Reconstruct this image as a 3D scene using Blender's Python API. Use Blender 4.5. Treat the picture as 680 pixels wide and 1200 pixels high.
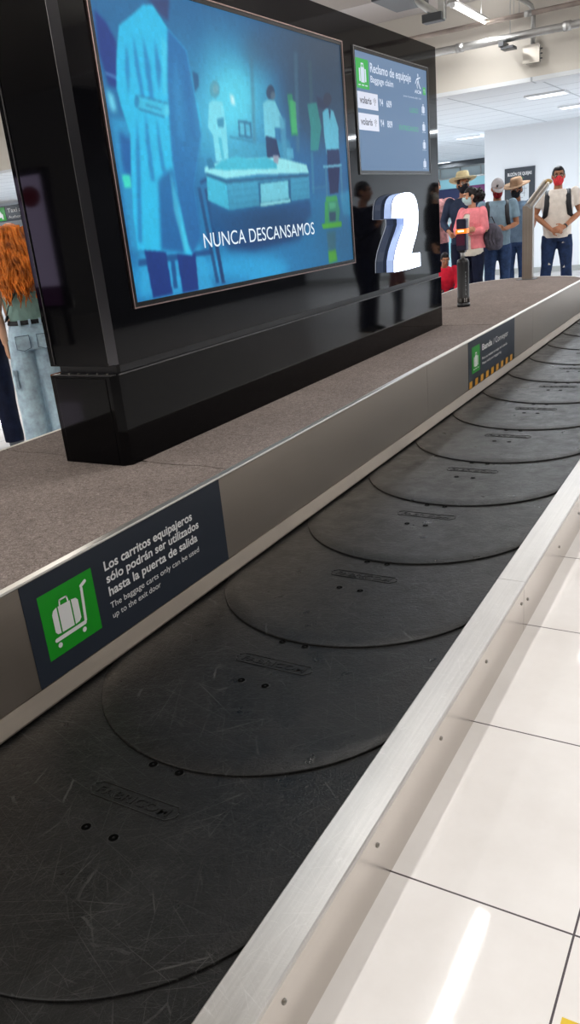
import bpy, bmesh, math, random
import numpy as np
from mathutils import Vector, Matrix
R = math.radians
PI = math.pi
random.seed(4)
sc = bpy.context.scene
COL = sc.collection
for o in list(bpy.data.objects): bpy.data.objects.remove(o)

# ------------------------------------------------------------------ camera
cam_d = bpy.data.cameras.new('camera'); cam = bpy.data.objects.new('camera', cam_d); COL.objects.link(cam)
cam_d.sensor_fit = 'VERTICAL'; cam_d.sensor_height = 24.0; cam_d.lens = 916.5/1200*24.0
cam_d.clip_start = .05; cam_d.clip_end = 100
YAW, PIT, ROL = .555376, .351560, -.0999543
fw = Vector((-math.sin(YAW)*math.cos(PIT), math.cos(YAW)*math.cos(PIT), -math.sin(PIT)))
r0 = Vector((math.cos(YAW), math.sin(YAW), 0)); u0 = r0.cross(fw)
rr = r0*math.cos(ROL)+u0*math.sin(ROL); uu = u0*math.cos(ROL)-r0*math.sin(ROL)
M = Matrix((rr, uu, -fw)).transposed().to_4x4(); M.translation = (0, 0, 1.371)
cam.matrix_world = M
sc.camera = cam

# ------------------------------------------------------------------ world, light, exposure
w = bpy.data.worlds.new('world'); sc.world = w; w.use_nodes = True
w.node_tree.nodes['Background'].inputs[0].default_value = (.85, .9, 1, 1)
w.node_tree.nodes['Background'].inputs[1].default_value = .3
sc.view_settings.view_transform = 'Standard'; sc.view_settings.look = 'None'
sc.view_settings.gamma = 1; sc.view_settings.use_curve_mapping = False
sc.view_settings.exposure = 0.0
TUBE_W = 32.0          # watts of each hanging tube
PANEL_W = 34.0         # watts of each recessed light of the far ceiling
def area(name, loc, sx, sy, power, col=(1, .98, .955), rot=(0, 0, 0)):
    l = bpy.data.lights.new(name, 'AREA'); l.shape = 'RECTANGLE'; l.size = sx; l.size_y = sy; l.energy = power; l.color = col
    o = bpy.data.objects.new(name, l); COL.objects.link(o); o.location = loc; o.rotation_euler = rot
    return o
TUBES = [(-1.27, 3.5), (-1.27, 8.2), (-3.0, 9.5), (-1.27, -1.0), (-3.3, -1.5), (1.6, 1.0), (1.6, 5.0), (1.9, 9.3), (3.3, 9.3), (-6.0, 1.5), (-6.0, 5.5), (-6.0, 9.3),  # the pair near the right bulkhead is added to brighten it
         (-10.0, 3.5), (-10.0, 8.0), (-14.5, 5.0), (-14.5, 9.0), (-9.0, 0.5), (-4.9, -0.5), (3.9, 3.0), (3.9, 7.5), (1.6, -4.0), (-6.5, -4.5)]  # left-hall tubes include unseen ones added to brighten that side
for x, y in TUBES:                       # a bare tube shines down and up
    k = .6 if (x, y) == (-3.0, 9.5) else 1.0
    area('tube_light', (x, y, 3.255), .07, 1.12, TUBE_W*k)
    area('tube_light', (x, y, 3.345), .07, 1.12, TUBE_W*.26*k, rot=(PI, 0, 0))
PANELS = [(-2.8, 12.2), (-2.8, 14.28), (-5.5, 17.3), (-8.9, 25.2), (-6.6, 12.4), (1.2, 12.4), (1.0, 14.8), (-8.8, 20.5), (-12, 14), (-16.5, 13), (-20, 16), (-11.5, 17), (-6.5, 23), (-12.5, 23.5), (-6.6, 14.9), (-14, 16.2), (-18, 11.6), (-24, 14), (-9.5, 12.5), (3.6, 12.4), (3.6, 14.8), (2.2, 13.6)]  # includes unseen panels added to brighten the left hall and right back wall
for x, y in PANELS: area('panel_light', (x, y, 2.665), .55, .26, PANEL_W, (.88, .95, 1))

# ------------------------------------------------------------------ materials
def srgb(c):
    return tuple(((v/255)/12.92 if v/255 <= .04045 else ((v/255+.055)/1.055)**2.4) for v in c)
def mat(name, c, rough=.5, metal=0, emis=None, es=0, spec=.5, coat=0, **k):
    m = bpy.data.materials.new(name); m.use_nodes = True
    b = m.node_tree.nodes['Principled BSDF']
    b.inputs['Base Color'].default_value = (*srgb(c), 1); b.inputs['Roughness'].default_value = rough
    b.inputs['Metallic'].default_value = metal; b.inputs['Specular IOR Level'].default_value = spec
    if coat: b.inputs['Coat Weight'].default_value = coat
    if emis: b.inputs['Emission Color'].default_value = (*srgb(emis), 1); b.inputs['Emission Strength'].default_value = es
    return m
class N:
    """short node writer"""
    def __init__(s, m): s.t = m.node_tree; s.b = s.t.nodes['Principled BSDF']
    def n(s, k, **p):
        x = s.t.nodes.new(k)
        for a, v in p.items(): setattr(x, a, v)
        return x
    def l(s, a, b): s.t.links.new(a, b)
    def coord(s, scale=(1, 1, 1), kind='Object', rot=(0, 0, 0), loc=(0, 0, 0)):
        c = s.n('ShaderNodeTexCoord'); mp = s.n('ShaderNodeMapping'); s.l(c.outputs[kind], mp.inputs[0])
        mp.inputs['Scale'].default_value = scale; mp.inputs['Rotation'].default_value = rot; mp.inputs['Location'].default_value = loc
        return mp.outputs[0]
    def noise(s, co, sc_, det=4, rough=.6, dist=0):
        x = s.n('ShaderNodeTexNoise'); s.l(co, x.inputs['Vector']); x.inputs['Scale'].default_value = sc_
        x.inputs['Detail'].default_value = det; x.inputs['Roughness'].default_value = rough; x.inputs['Distortion'].default_value = dist
        return x.outputs['Fac']
    def ramp(s, f, stops):
        x = s.n('ShaderNodeValToRGB'); s.l(f, x.inputs[0]); e = x.color_ramp.elements
        while len(e) < len(stops): e.new(.5)
        for i, (p, c) in enumerate(stops):
            e[i].position = p; e[i].color = (*c, 1) if isinstance(c, tuple) else (c, c, c, 1)
        return x.outputs[0]
    def math(s, op, a, b=None, c=None):
        x = s.n('ShaderNodeMath', operation=op)
        for i, v in enumerate((a, b, c)):
            if v is None: continue
            if isinstance(v, (int, float)): x.inputs[i].default_value = v
            else: s.l(v, x.inputs[i])
        return x.outputs[0]
    def mix(s, f, a, b):
        x = s.n('ShaderNodeMix', data_type='RGBA')
        for i, v in ((0, f), (6, a), (7, b)):
            if isinstance(v, (int, float)): x.inputs[i].default_value = v
            elif isinstance(v, tuple): x.inputs[i].default_value = (*v, 1)
            else: s.l(v, x.inputs[i])
        return x.outputs[2]
    def bump(s, h, st=.3, d=.01):
        x = s.n('ShaderNodeBump'); s.l(h, x.inputs['Height']); x.inputs['Strength'].default_value = st; x.inputs['Distance'].default_value = d
        s.l(x.outputs[0], s.b.inputs['Normal']); return x
def scratches(nd, scale=1.0, seed=0.0, widths=.012, n=4):
    """long thin scuffs: edges of stretched, warped cells in several directions, kept only in patches"""
    out = None
    for i, a in enumerate((.25, 1.1, 1.9, 2.6)[:n]):
        c0 = nd.coord((1, 1, 1), rot=(0, 0, a+seed), loc=(i*3.1+seed, i*1.7+seed*3, 0))
        mp_ = nd.n('ShaderNodeMapping'); nd.l(c0, mp_.inputs[0]); mp_.inputs['Scale'].default_value = (scale*.34, scale*3.2, 1); co = mp_.outputs[0]
        wn = nd.n('ShaderNodeTexNoise'); nd.l(co, wn.inputs['Vector']); wn.inputs['Scale'].default_value = 1.3; wn.inputs['Detail'].default_value = 3
        ad = nd.n('ShaderNodeMixRGB'); ad.blend_type = 'ADD'; ad.inputs[0].default_value = .05; nd.l(co, ad.inputs[1]); nd.l(wn.outputs['Color'], ad.inputs[2])
        v = nd.n('ShaderNodeTexVoronoi'); v.feature = 'DISTANCE_TO_EDGE'; v.voronoi_dimensions = '2D'; nd.l(ad.outputs[0], v.inputs['Vector']); v.inputs['Scale'].default_value = 2.2
        g = nd.math('LESS_THAN', v.outputs['Distance'], widths)
        k = nd.ramp(nd.noise(nd.coord((scale, scale, 1), loc=(i*9.3, seed, 0)), 2.2, 4, .6), [(.46, 0.0), (.62, 1.0)])
        g = nd.math('MULTIPLY', g, k)
        out = g if out is None else nd.math('MAXIMUM', out, g)
    return out

# glossy white porcelain floor with dark joints
m_floor = mat('floor_tiles', (228, 224, 219), .04, spec=.55); nd = N(m_floor)
sp = nd.n('ShaderNodeSeparateXYZ'); nd.l(nd.coord(), sp.inputs[0])
def gridline(v, off, size, half):
    f = nd.math('FRACT', nd.math('DIVIDE', nd.math('ADD', v, 60.0-off), size))
    d = nd.math('MINIMUM', f, nd.math('SUBTRACT', 1.0, f))
    return nd.math('LESS_THAN', d, half/size)
gx = gridline(sp.outputs[0], -.201, .6, .0022); gy = gridline(sp.outputs[1], .038+.0006, .5999, .0022)
g = nd.math('MAXIMUM', gx, gy)
dirt = nd.ramp(nd.noise(nd.coord(), 3.0, 6, .65), [(.35, srgb((236, 232, 230))), (.7, srgb((245, 242, 241)))])
spots = nd.math('GREATER_THAN', nd.noise(nd.coord((1, 1, 1), loc=(5, 3, 0)), 30, 2, .5), .815)
c1 = nd.mix(spots, dirt, srgb((90, 85, 80))); nd.l(nd.mix(g, c1, srgb((66, 56, 62))), nd.b.inputs['Base Color'])
nd.l(nd.math('ADD', nd.math('MULTIPLY', g, .5), .04), nd.b.inputs['Roughness'])

def steel(name, c, rough, along, scr=True, streak=.05):
    m = mat(name, c, rough, 1.0); nd = N(m)
    f = nd.noise(nd.coord(along), 1.0, 3, .5); cl = nd.noise(nd.coord((1, 1, 1)), 2.6, 5, .6)
    mixf = nd.math('ADD', nd.math('MULTIPLY', f, .45), nd.math('MULTIPLY', cl, .55))
    a = srgb([v*(1-streak) for v in c]); b = srgb([min(255, v*(1+streak*.7)) for v in c])
    colr = nd.ramp(mixf, [(.35, a), (.65, b)])
    rg = nd.ramp(mixf, [(.3, rough*.88), (.7, rough*1.15)])
    if scr:
        s_ = nd.math('MAXIMUM', scratches(nd, 6.0, .4, .012), scratches(nd, 16.0, 1.3, .012))
        colr = nd.mix(nd.math('MULTIPLY', s_, .22), colr, srgb((246, 245, 243))); rg = nd.math('ADD', rg, nd.math('MULTIPLY', s_, .12))
    nd.l(colr, nd.b.inputs['Base Color']); nd.l(rg, nd.b.inputs['Roughness'])
    nd.bump(cl, .02, .02)
    return m
m_fascia = steel('brushed_fascia_steel', (186, 175, 163), .43, (8, 3.0, 260), False, .02)
m_kick = steel('kick_strip_steel', (222, 209, 194), .48, (8, 3.0, 260), False, .02)  # lighter tone stands in for ceiling light caught by the tilted strip
m_cap = steel('scratched_cap_steel', (200, 198, 196), .38, (160, 3.0, 40), True, .05)
m_railp = steel('rail_panel_steel', (210, 204, 198), .24, (40, 2.0, 300), False, .02)
m_lip = mat('bright_steel_lip', (226, 222, 214), .38, 1.0)
m_steel = steel('post_steel', (168, 158, 148), .32, (80, 80, 1.5), False, .08)
m_screw = mat('screw_steel', (150, 146, 140), .3, 1.0); m_bolt = mat('dull_bolt', (30, 30, 30), .5, 1.0)
m_galv = steel('galvanised_pipe', (196, 198, 198), .38, (3, 12, 12), False, .15)
m_rust = steel('weathered_pipe', (176, 166, 160), .5, (3, 14, 14), False, .2)
m_joint = mat('dark_joint', (38, 34, 32), .8)

# belt rubber
m_rub = mat('belt_rubber', (20, 20, 21), .36, spec=.24); nd = N(m_rub)
co = nd.coord((1, 1, 1), 'Object')
info = nd.n('ShaderNodeObjectInfo'); vm = nd.n('ShaderNodeVectorMath', operation='ADD'); nd.l(co, vm.inputs[0])
sx = nd.n('ShaderNodeCombineXYZ'); nd.l(nd.math('MULTIPLY', info.outputs['Random'], 40.0), sx.inputs[0]); nd.l(sx.outputs[0], vm.inputs[1]); cor = vm.outputs[0]
_cd = nd.coord
def _coord(scale=(1, 1, 1), kind='Object', rot=(0, 0, 0), loc=(0, 0, 0)):
    mp = nd.n('ShaderNodeMapping'); nd.l(cor, mp.inputs[0]); mp.inputs['Scale'].default_value = scale; mp.inputs['Rotation'].default_value = rot; mp.inputs['Location'].default_value = loc
    return mp.outputs[0]
nd.coord = _coord
n1 = nd.noise(cor, 5, 5, .65); n2 = nd.noise(cor, 60, 5, .7); n3 = nd.noise(cor, 170, 3, .6); n4 = nd.noise(cor, 14, 4, .6)
s1 = scratches(nd, 2.2, .0, .006); s2 = scratches(nd, 6.0, .9, .009); s3 = scratches(nd, 14.0, 2.1, .012, 3)
base = nd.ramp(n1, [(.3, srgb((10, 10, 10))), (.7, srgb((20, 19, 19)))])
base = nd.mix(nd.math('MULTIPLY', s1, .16), base, srgb((130, 130, 128))); base = nd.mix(nd.math('MULTIPLY', nd.math('MAXIMUM', s2, s3), .09), base, srgb((120, 120, 118)))
nd.l(base, nd.b.inputs['Base Color'])
nd.l(nd.ramp(nd.math('ADD', nd.math('MULTIPLY', n1, .5), nd.math('MULTIPLY', n4, .5)), [(.35, .25), (.65, .46)]), nd.b.inputs['Roughness'])
h = nd.math('ADD', nd.math('MULTIPLY', n2, .9), nd.math('ADD', nd.math('MULTIPLY', n4, .9), nd.math('MULTIPLY', n3, .6)))
h = nd.math('SUBTRACT', h, nd.math('MULTIPLY', nd.math('MAXIMUM', s1, s2), .25)); nd.bump(h, .6, .0026)
m_hole = mat('painted_bolt_recess', (5, 5, 5), .9, spec=.02)

# carpet
m_carpet = mat('brown_carpet', (126, 112, 105), .95, spec=.1); nd = N(m_carpet)
n1 = nd.noise(nd.coord(), 260, 3, .7); n2 = nd.noise(nd.coord(), 3, 4, .6); n3 = nd.noise(nd.coord(), 70, 4, .7)
f = nd.math('ADD', nd.math('MULTIPLY', n1, .6), nd.math('ADD', nd.math('MULTIPLY', n3, .3), nd.math('MULTIPLY', n2, .1)))
nd.l(nd.ramp(f, [(.34, srgb((76, 67, 63))), (.5, srgb((126, 115, 110))), (.66, srgb((172, 160, 153)))]), nd.b.inputs['Base Color'])
nd.bump(f, .8, .008)

m_gloss = mat('gloss_black_acrylic', (7, 7, 10), .04, spec=.22)
m_gloss2 = mat('gloss_black_base', (7, 7, 9), .05, spec=.14)
m_trim = mat('fine_light_trim', (176, 150, 145), .35, 1.0)
m_trim2 = mat('dull_light_trim', (120, 118, 118), .35, 1.0)
m_bezel = mat('bezel_black', (10, 10, 12), .25)
m_white = mat('white_wall', (236, 239, 243), .6)
m_cream = mat('cream_soffit', (222, 218, 210), .65)
m_beam = mat('grey_beam', (196, 192, 192), .7)
m_side = mat('shell_wall', (214, 214, 212), .7); m_darkwall = mat('unseen_wall_charcoal', (52, 52, 56), .5)
m_base = mat('baseboard_grey', (176, 178, 176), .5)
m_blackp = mat('black_plastic', (20, 20, 24), .35)
m_darkgrey = mat('dark_grey_plastic', (70, 74, 80), .4); m_corner = mat('chamfer_reflection_metal', (120, 120, 126), .22, 1.0)
m_signnavy = mat('sign_navy_vinyl', (38, 45, 57), .38)
m_signgreen = mat('sign_green_vinyl', (24, 154, 34), .4)
m_signwhite = mat('sign_white_vinyl', (236, 236, 236), .45)
m_yellow = mat('yellow_tape', (226, 190, 20), .4)
m_hazy = mat('hazard_amber', (224, 160, 40), .45); m_hazk = mat('hazard_black', (24, 22, 20), .45)
def emit(name, c, s=1.0, rough=.3):
    m = mat(name, (4, 4, 5), rough, emis=c, es=s); return m
m_two = emit('lit_white_face', (226, 236, 255), 6.0); m_twoside = mat('lit_blue_side', (175, 195, 235), .3, emis=(176, 200, 250), es=.5)
m_disp = emit('display_blue', (84, 116, 152), 1.0, .42); m_dwhite = emit('display_white', (205, 215, 232), 1.0); m_dgreen = emit('display_green', (20, 165, 60), 1.0)
m_dpale = emit('display_pale_tile', (212, 216, 232), 1.0); m_ddark = emit('display_dark_text', (60, 64, 84), 1.0); m_dgtext = emit('display_green_text', (34, 150, 110), 1.0)
m_cap_txt = emit('caption_white', (228, 240, 250), 1.0)
m_tube = emit('tube_glow', (255, 250, 240), 9.0); m_pan = emit('panel_glow', (240, 247, 255), 3.0)
m_orange = emit('orange_lamp', (255, 120, 30), 1.6); m_hot = emit('hot_lamp', (255, 235, 190), 3.0)
m_acoustic = mat('acoustic_ceiling', (226, 232, 238), .8); nd = N(m_acoustic)
sp = nd.n('ShaderNodeSeparateXYZ'); nd.l(nd.coord(), sp.inputs[0])
g = nd.math('MAXIMUM', gridline(sp.outputs[0], .1, 1.22, .012), gridline(sp.outputs[1], .18, .61, .012))
nd.l(nd.mix(g, srgb((228, 234, 240)), srgb((176, 184, 192))), nd.b.inputs['Base Color'])

# ------------------------------------------------------------------ object helpers
def tag(o, label=None, cat=None, group=None, kind=None):
    if label: o['label'] = label
    if cat: o['category'] = cat
    if group: o['group'] = group
    if kind: o['kind'] = kind
    return o
def thing(name, loc, label, cat, group=None):
    o = bpy.data.objects.new(name, None); COL.objects.link(o); o.location = loc; o.empty_display_size = .1
    return tag(o, label, cat, group)
def origin_of(o):
    while o is not None and o.parent is not None: o = o.parent
    return Vector(o.location) if o is not None else Vector((0, 0, 0))
def link(name, me, parent=None, base=None):
    """me holds world coordinates; the object gets its thing's base as origin"""
    o = bpy.data.objects.new(name, me); COL.objects.link(o)
    if parent is not None:
        off = origin_of(parent); me.transform(Matrix.Translation(-off)); o.parent = parent
    elif base is not None:
        me.transform(Matrix.Translation(-Vector(base))); o.location = base
    return o
class MB:
    def __init__(s): s.v = []; s.f = []; s.mi = []; s.sm = []
    def add(s, vs, fs, mi=0, smooth=False):
        k = len(s.v); s.v += [tuple(v) for v in vs]
        for f in fs: s.f.append([k+i for i in f]); s.mi.append(mi); s.sm.append(smooth)
        return s
    def box(s, a, b, mi=0):
        x0, y0, z0 = [min(a[i], b[i]) for i in range(3)]; x1, y1, z1 = [max(a[i], b[i]) for i in range(3)]
        return s.add([(x0,y0,z0),(x1,y0,z0),(x1,y1,z0),(x0,y1,z0),(x0,y0,z1),(x1,y0,z1),(x1,y1,z1),(x0,y1,z1)],
                     [(3,2,1,0),(4,5,6,7),(0,1,5,4),(1,2,6,5),(2,3,7,6),(3,0,4,7)], mi)
    def prism(s, pts, z0, z1, mi=0, axis='z'):
        """pts 2-D polygon (ccw); axis z: xy polygon, axis x: (y,z) polygon extruded along x"""
        n = len(pts)
        P = (lambda p, h: (p[0], p[1], h)) if axis == 'z' else (lambda p, h: (h, p[0], p[1]))
        return s.add([P(p, z0) for p in pts]+[P(p, z1) for p in pts],
                     [list(range(n))[::-1], list(range(n, 2*n))]+[(i, (i+1) % n, n+(i+1) % n, n+i) for i in range(n)], mi)
    def loft(s, rings, mi=0, smooth=True, caps=True):
        n = len(rings[0]); vs = [p for r in rings for p in r]; fs = []
        for k in range(len(rings)-1):
            for i in range(n): fs.append((k*n+i, k*n+(i+1) % n, (k+1)*n+(i+1) % n, (k+1)*n+i))
        if caps: fs.append(list(range(n))[::-1]); fs.append([(len(rings)-1)*n+i for i in range(n)])
        return s.add(vs, fs, mi, smooth)
    def tube(s, pts, rad, n=10, mi=0, flat=1.0, up=None, round_ends=False):
        """tube through pts, rad number or list; flat squashes along the second axis"""
        pts = [Vector(p) for p in pts]; rad = [rad]*len(pts) if isinstance(rad, (int, float)) else list(rad)
        if round_ends:
            d0 = (pts[0]-pts[1]).normalized(); d1 = (pts[-1]-pts[-2]).normalized()
            a0, b0 = pts[0], rad[0]; a1, b1 = pts[-1], rad[-1]
            pts = [a0+d0*b0, a0+d0*b0*.7]+pts+[a1+d1*b1*.7, a1+d1*b1]; rad = [b0*.2, b0*.71]+rad+[b1*.71, b1*.2]
        rings = []; prev = None
        for i, p in enumerate(pts):
            d = ((pts[min(i+1, len(pts)-1)]-pts[max(i-1, 0)])).normalized()
            if prev is None:
                a = Vector(up) if up is not None else (Vector((0, 0, 1)) if abs(d.z) < .9 else Vector((1, 0, 0)))
            else: a = prev
            x = (a-d*a.dot(d)).normalized(); prev = x; y = d.cross(x)
            rings.append([p+x*(rad[i]*math.cos(2*PI*j/n))+y*(rad[i]*flat*math.sin(2*PI*j/n)) for j in range(n)])
        return s.loft(rings, mi)
    def ell(s, c, r, n=14, k=10, mi=0, M=None):
        rings = []
        for i in range(k+1):
            t = -PI/2+PI*(i+.02)/(k+.04); z = math.sin(t); q = max(math.cos(t), .02)
            ring = [Vector((r[0]*q*math.cos(2*PI*j/n), r[1]*q*math.sin(2*PI*j/n), r[2]*z)) for j in range(n)]
            if M is not None: ring = [M @ v for v in ring]
            rings.append([v+Vector(c) for v in ring])
        return s.loft(rings, mi)
    def lathe(s, c, prof, n=28, mi=0, smooth=True):
        return s.loft([[(c[0]+r*math.cos(2*PI*j/n), c[1]+r*math.sin(2*PI*j/n), c[2]+z) for j in range(n)] for r, z in prof], mi, smooth)
    def mesh(s, name='m', mats=()):
        me = bpy.data.meshes.new(name); me.from_pydata(s.v, [], s.f)
        me.polygons.foreach_set('material_index', s.mi); me.polygons.foreach_set('use_smooth', s.sm)
        for m in mats: me.materials.append(m)
        me.update(); return me
    def build(s, name, mats, parent=None, bevel=0, base=None, seg=2):
        if not isinstance(mats, (list, tuple)): mats = [mats]
        me = s.mesh(name, mats)
        if bevel:
            bm = bmesh.new(); bm.from_mesh(me); bmesh.ops.remove_doubles(bm, verts=bm.verts, dist=1e-6)
            es = [e for e in bm.edges if len(e.link_faces) == 2 and e.calc_face_angle(0) > .5]
            bmesh.ops.bevel(bm, geom=es, offset=bevel, segments=seg, affect='EDGES', profile=.5, clamp_overlap=True)
            bm.to_mesh(me); bm.free()
        return link(name, me, parent, base)
def text_mesh(s, bold=0.0):
    cu = bpy.data.curves.new('t', 'FONT'); cu.body = s; cu.size = 1; cu.offset = bold; cu.resolution_u = 6; cu.extrude = 0
    o = bpy.data.objects.new('t', cu); COL.objects.link(o); bpy.context.view_layer.update()
    dg = bpy.context.evaluated_depsgraph_get(); me = bpy.data.meshes.new_from_object(o.evaluated_get(dg))
    v = np.array([x.co[:] for x in me.vertices]); f = [list(p.vertices) for p in me.polygons]
    bpy.data.objects.remove(o); bpy.data.curves.remove(cu); return v, f
def lettering(name, s, y0, y1, zb, caph, X, m, parent, bold=0.0, frame=None, thick=0.0):
    """flat letters on a plane of constant x facing +x; y0..y1 is the width, zb the base line, caph the capital height"""
    v, f = text_mesh(s, bold); a, b = v[:, 0].min(), v[:, 0].max()
    q = MB(); k = (y1-y0)/(b-a); kz = caph/.7
    if frame is None: pts = [(X, y0+(p[0]-a)*k, zb+p[1]*kz) for p in v]
    else: pts = [frame(y0+(p[0]-a)*k, zb+p[1]*kz) for p in v]
    q.add(pts, f); return q.build(name, m, parent)

# ------------------------------------------------------------------ the room
def struct(name, mb, m, bevel=0): return tag(mb.build(name, m, bevel=bevel), kind='structure')
struct('floor', MB().box((-30, -8, -.1), (6, 28, 0)), m_floor)
struct('wall_right', MB().box((5.0, -8, 0), (5.2, 16.5, 4.2)), m_darkwall)  # unseen wall, made charcoal to keep the tower's reflections dark
struct('wall_rear', MB().box((-30, -8.2, 0), (5.2, -8.0, 4.2)), m_side)
struct('wall_left', MB().box((-30.2, -8, 0), (-30, 28, 4.2)), m_side)
struct('wall_back', MB().box((-4.96, 16.51, 0), (5.2, 16.71, 2.7)), m_white)
struct('wall_side', MB().box((-4.96, 16.71, 0), (-4.8, 27.9, 2.7)), m_white)
struct('wall_back_left', MB().box((-30, 18.0, 0), (-13, 18.2, 2.7)), m_white)
struct('baseboard_back', MB().box((-4.97, 16.495, 0), (5.0, 16.51, .105)), m_base)
struct('ceiling', MB().box((-30, -8, 4.2), (5.2, 10.42, 4.35)), m_cream)
struct('ceiling_acoustic', MB().box((-30, 10.42, 2.7), (5.2, 28, 2.8)), m_acoustic)
struct('wall_bulkhead', MB().box((-30, 10.42, 2.8), (5.2, 10.6, 4.2)).box((-30, 10.40, 2.66), (5.2, 10.44, 2.8)), m_cream)
struct('trim_soffit', MB().box((-30, 10.38, 2.655), (5.2, 10.60, 2.70)), m_acoustic)
struct('trim_beam', MB().box((-30, 9.41, 3.6), (5.2, 10.41, 4.2)), m_beam)
struct('trim_floor_strip', MB().box((-.185, .7, 0), (.6, 1.045, .0025)), m_yellow)

# shop front far behind, seen between the sign tower and the wall
YS = 27.0
m_navyband = mat('shop_navy_band', (40, 50, 92), .4); m_mag = mat('shop_magenta_band', (120, 50, 110), .4)
m_tealglass = mat('teal_glass', (150, 200, 212), .15, emis=(140, 200, 215), es=.25)
m_paleshop = mat('shop_counter_pale', (205, 220, 224), .4)
t = thing('shop_front', (-9, YS, 0), 'glazed shop front with navy and magenta fascia band, far behind the hatted man', 'shop')
MB().box((-13, YS, 0), (-4.96, YS+.3, 2.7)).build('back_panel', m_paleshop, t)
q = MB()
for k in range(12): q.box((-13+k*.68, YS-.06, 2.3), (-12.97+k*.68, YS-.02, 2.58))
q.box((-13, YS-.07, 2.56), (-4.96, YS-.01, 2.60)); q.box((-13, YS-.07, 2.24), (-4.96, YS-.01, 2.29)); q.build('window_mullions', m_galv, t)
MB().box((-13, YS-.03, 1.95), (-4.96, YS-.005, 2.28)).build('glass_band', m_tealglass, t)
MB().box((-13, YS-.10, 1.1), (-8.62, YS-.03, 1.95)).build('fascia_band', m_navyband, t)
tag(MB().box((-8.62, YS-.10, 1.1), (-4.96, YS-.03, 1.98)).build('fascia_band', m_mag, t), 'magenta end of the fascia band')
lettering('lettering', 'Tec', 0, .62, 0, .27, 0, m_signwhite, t, .02, frame=lambda y, z: (-8.62+y, YS-.11, 1.50+z))
MB().box((-13, YS-.5, 0), (-4.96, YS-.05, .85)).build('counter', m_tealglass, t)
MB().box((-13, YS-.6, .85), (-4.96, YS-.02, .92)).build('counter_top', m_paleshop, t)
MB().box((-13, YS-1.3, 2.55), (-4.96, YS-1.2, 2.70)).build('header', m_darkgrey, t)
t = thing('exit_sign', (-9.45, YS-1.5, 2.45), 'small green hanging sign with a white arrow below the far ceiling', 'sign')
MB().box((-9.75, YS-1.52, 2.44), (-9.15, YS-1.48, 2.66)).build('panel', m_signgreen, t, bevel=.005)
q = MB(); q.add([(-9.5, YS-1.525, 2.6), (-9.4, YS-1.525, 2.6), (-9.45, YS-1.525, 2.5)], [(0, 1, 2)]); q.add([(-9.53, YS-1.525, 2.63), (-9.37, YS-1.525, 2.63), (-9.37, YS-1.525, 2.61), (-9.53, YS-1.525, 2.61)], [(0, 1, 2, 3)]); q.build('arrow', m_signwhite, t)
MB().box((-9.46, YS-1.51, 2.66), (-9.44, YS-1.49, 2.70)).build('hanger', m_darkgrey, t)

# taxi sign and orange case at the far left
t = thing('taxi_sign', (-19, 17, 2.2), 'dark blue wall sign with a green taxi square, above the red-haired woman', 'sign')
MB().box((-21.5, 16.95, 2.20), (-17.6, 17.02, 2.62)).build('panel', m_signnavy, t, bevel=.005)
MB().box((-19.75, 16.94, 2.23), (-19.15, 16.952, 2.59)).build('pictogram_tile', m_signgreen, t)
q = MB(); q.prism([(0, 0), (.06, 0), (.06, .05), (.34, .05), (.34, 0), (.40, 0), (.40, .12), (.35, .16), (.30, .24), (.10, .24), (.05, .16), (0, .12)], 0, .004)
MB().add([(-19.65+v[0], 16.935-v[2], 2.27+v[1]) for v in q.v], q.f).build('car_pictogram', m_signwhite, t)
lettering('lettering', 'Taxi autorizado', 0, 1.5, 0, .11, 0, m_signwhite, t, .01, frame=lambda y, z: (-19.05+y, 16.94, 2.43+z))
lettering('lettering', 'Authorized taxi', 0, 1.1, 0, .08, 0, m_signwhite, t, 0, frame=lambda y, z: (-19.05+y, 16.94, 2.27+z))
for x in (-21, -18): MB().box((x-.01, 16.97, 2.62), (x+.01, 16.99, 2.70)).build('hanger', m_darkgrey, t)
t = thing('ticket_booth', (-18.9, 16.6, 0), 'white service booth with an orange upper panel behind the red-haired woman', 'booth')
MB().box((-19.6, 16.3, 0), (-17.5, 17.0, 1.5)).build('counter', m_white, t, bevel=.02)
MB().box((-19.4, 16.4, 1.5), (-17.7, 16.9, 2.0)).build('upper_panel', mat('orange_panel', (206, 150, 96), .5), t, bevel=.01)
MB().box((-19.65, 16.25, 1.48), (-17.45, 17.0, 1.53)).build('counter_top', m_darkgrey, t, bevel=.01)

# ------------------------------------------------------------------ overhead fittings
def fixture(x, y, label, group):
    t = thing('tube_lamp', (x, y, 3.3), label, 'lamp', group)
    MB().tube([(x, y-.56, 3.285), (x, y+.56, 3.285)], .014, 12).build('tube', m_tube, t)
    q = MB(); q.loft([[(x-.06, yy, 3.30), (x-.035, yy, 3.335), (x+.035, yy, 3.335), (x+.06, yy, 3.30), (x+.03, yy, 3.312), (x-.03, yy, 3.312)] for yy in (y-.6, y+.6)], smooth=False)
    q.build('reflector', m_galv, t)
    for s in (-.6, .56): MB().box((x-.02, y+s, 3.268), (x+.02, y+s+.04, 3.315)).build('end_cap', m_white, t)
    q = MB(); top = 3.6 if 9.41 < y+.4 < 10.4 else 4.2
    for s in (-.4, .4):
        tp = 3.6 if y+s > 9.38 else 4.2
        MB().tube([(x, y+s, 3.33), (x, y+s, tp)], .003, 6).build('hanger', m_galv, t)
for i, (x, y) in enumerate(TUBES):
    fixture(x, y, 'bare fluorescent tube glowing among the overhead pipes' if i == 2 else 'one of the fluorescent tube lamps outside the picture, several added to brighten the hall', None if i == 2 else 'hanging tube lamps over the hall')
plab = {0: 'nearest recessed ceiling light beyond the metal junction box, upper of the right pair', 1: 'recessed ceiling light at the right frame edge, lower of the right pair', 2: 'recessed ceiling light above the left end of the white wall', 3: 'farthest recessed ceiling light beside the black tower edge'}
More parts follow.
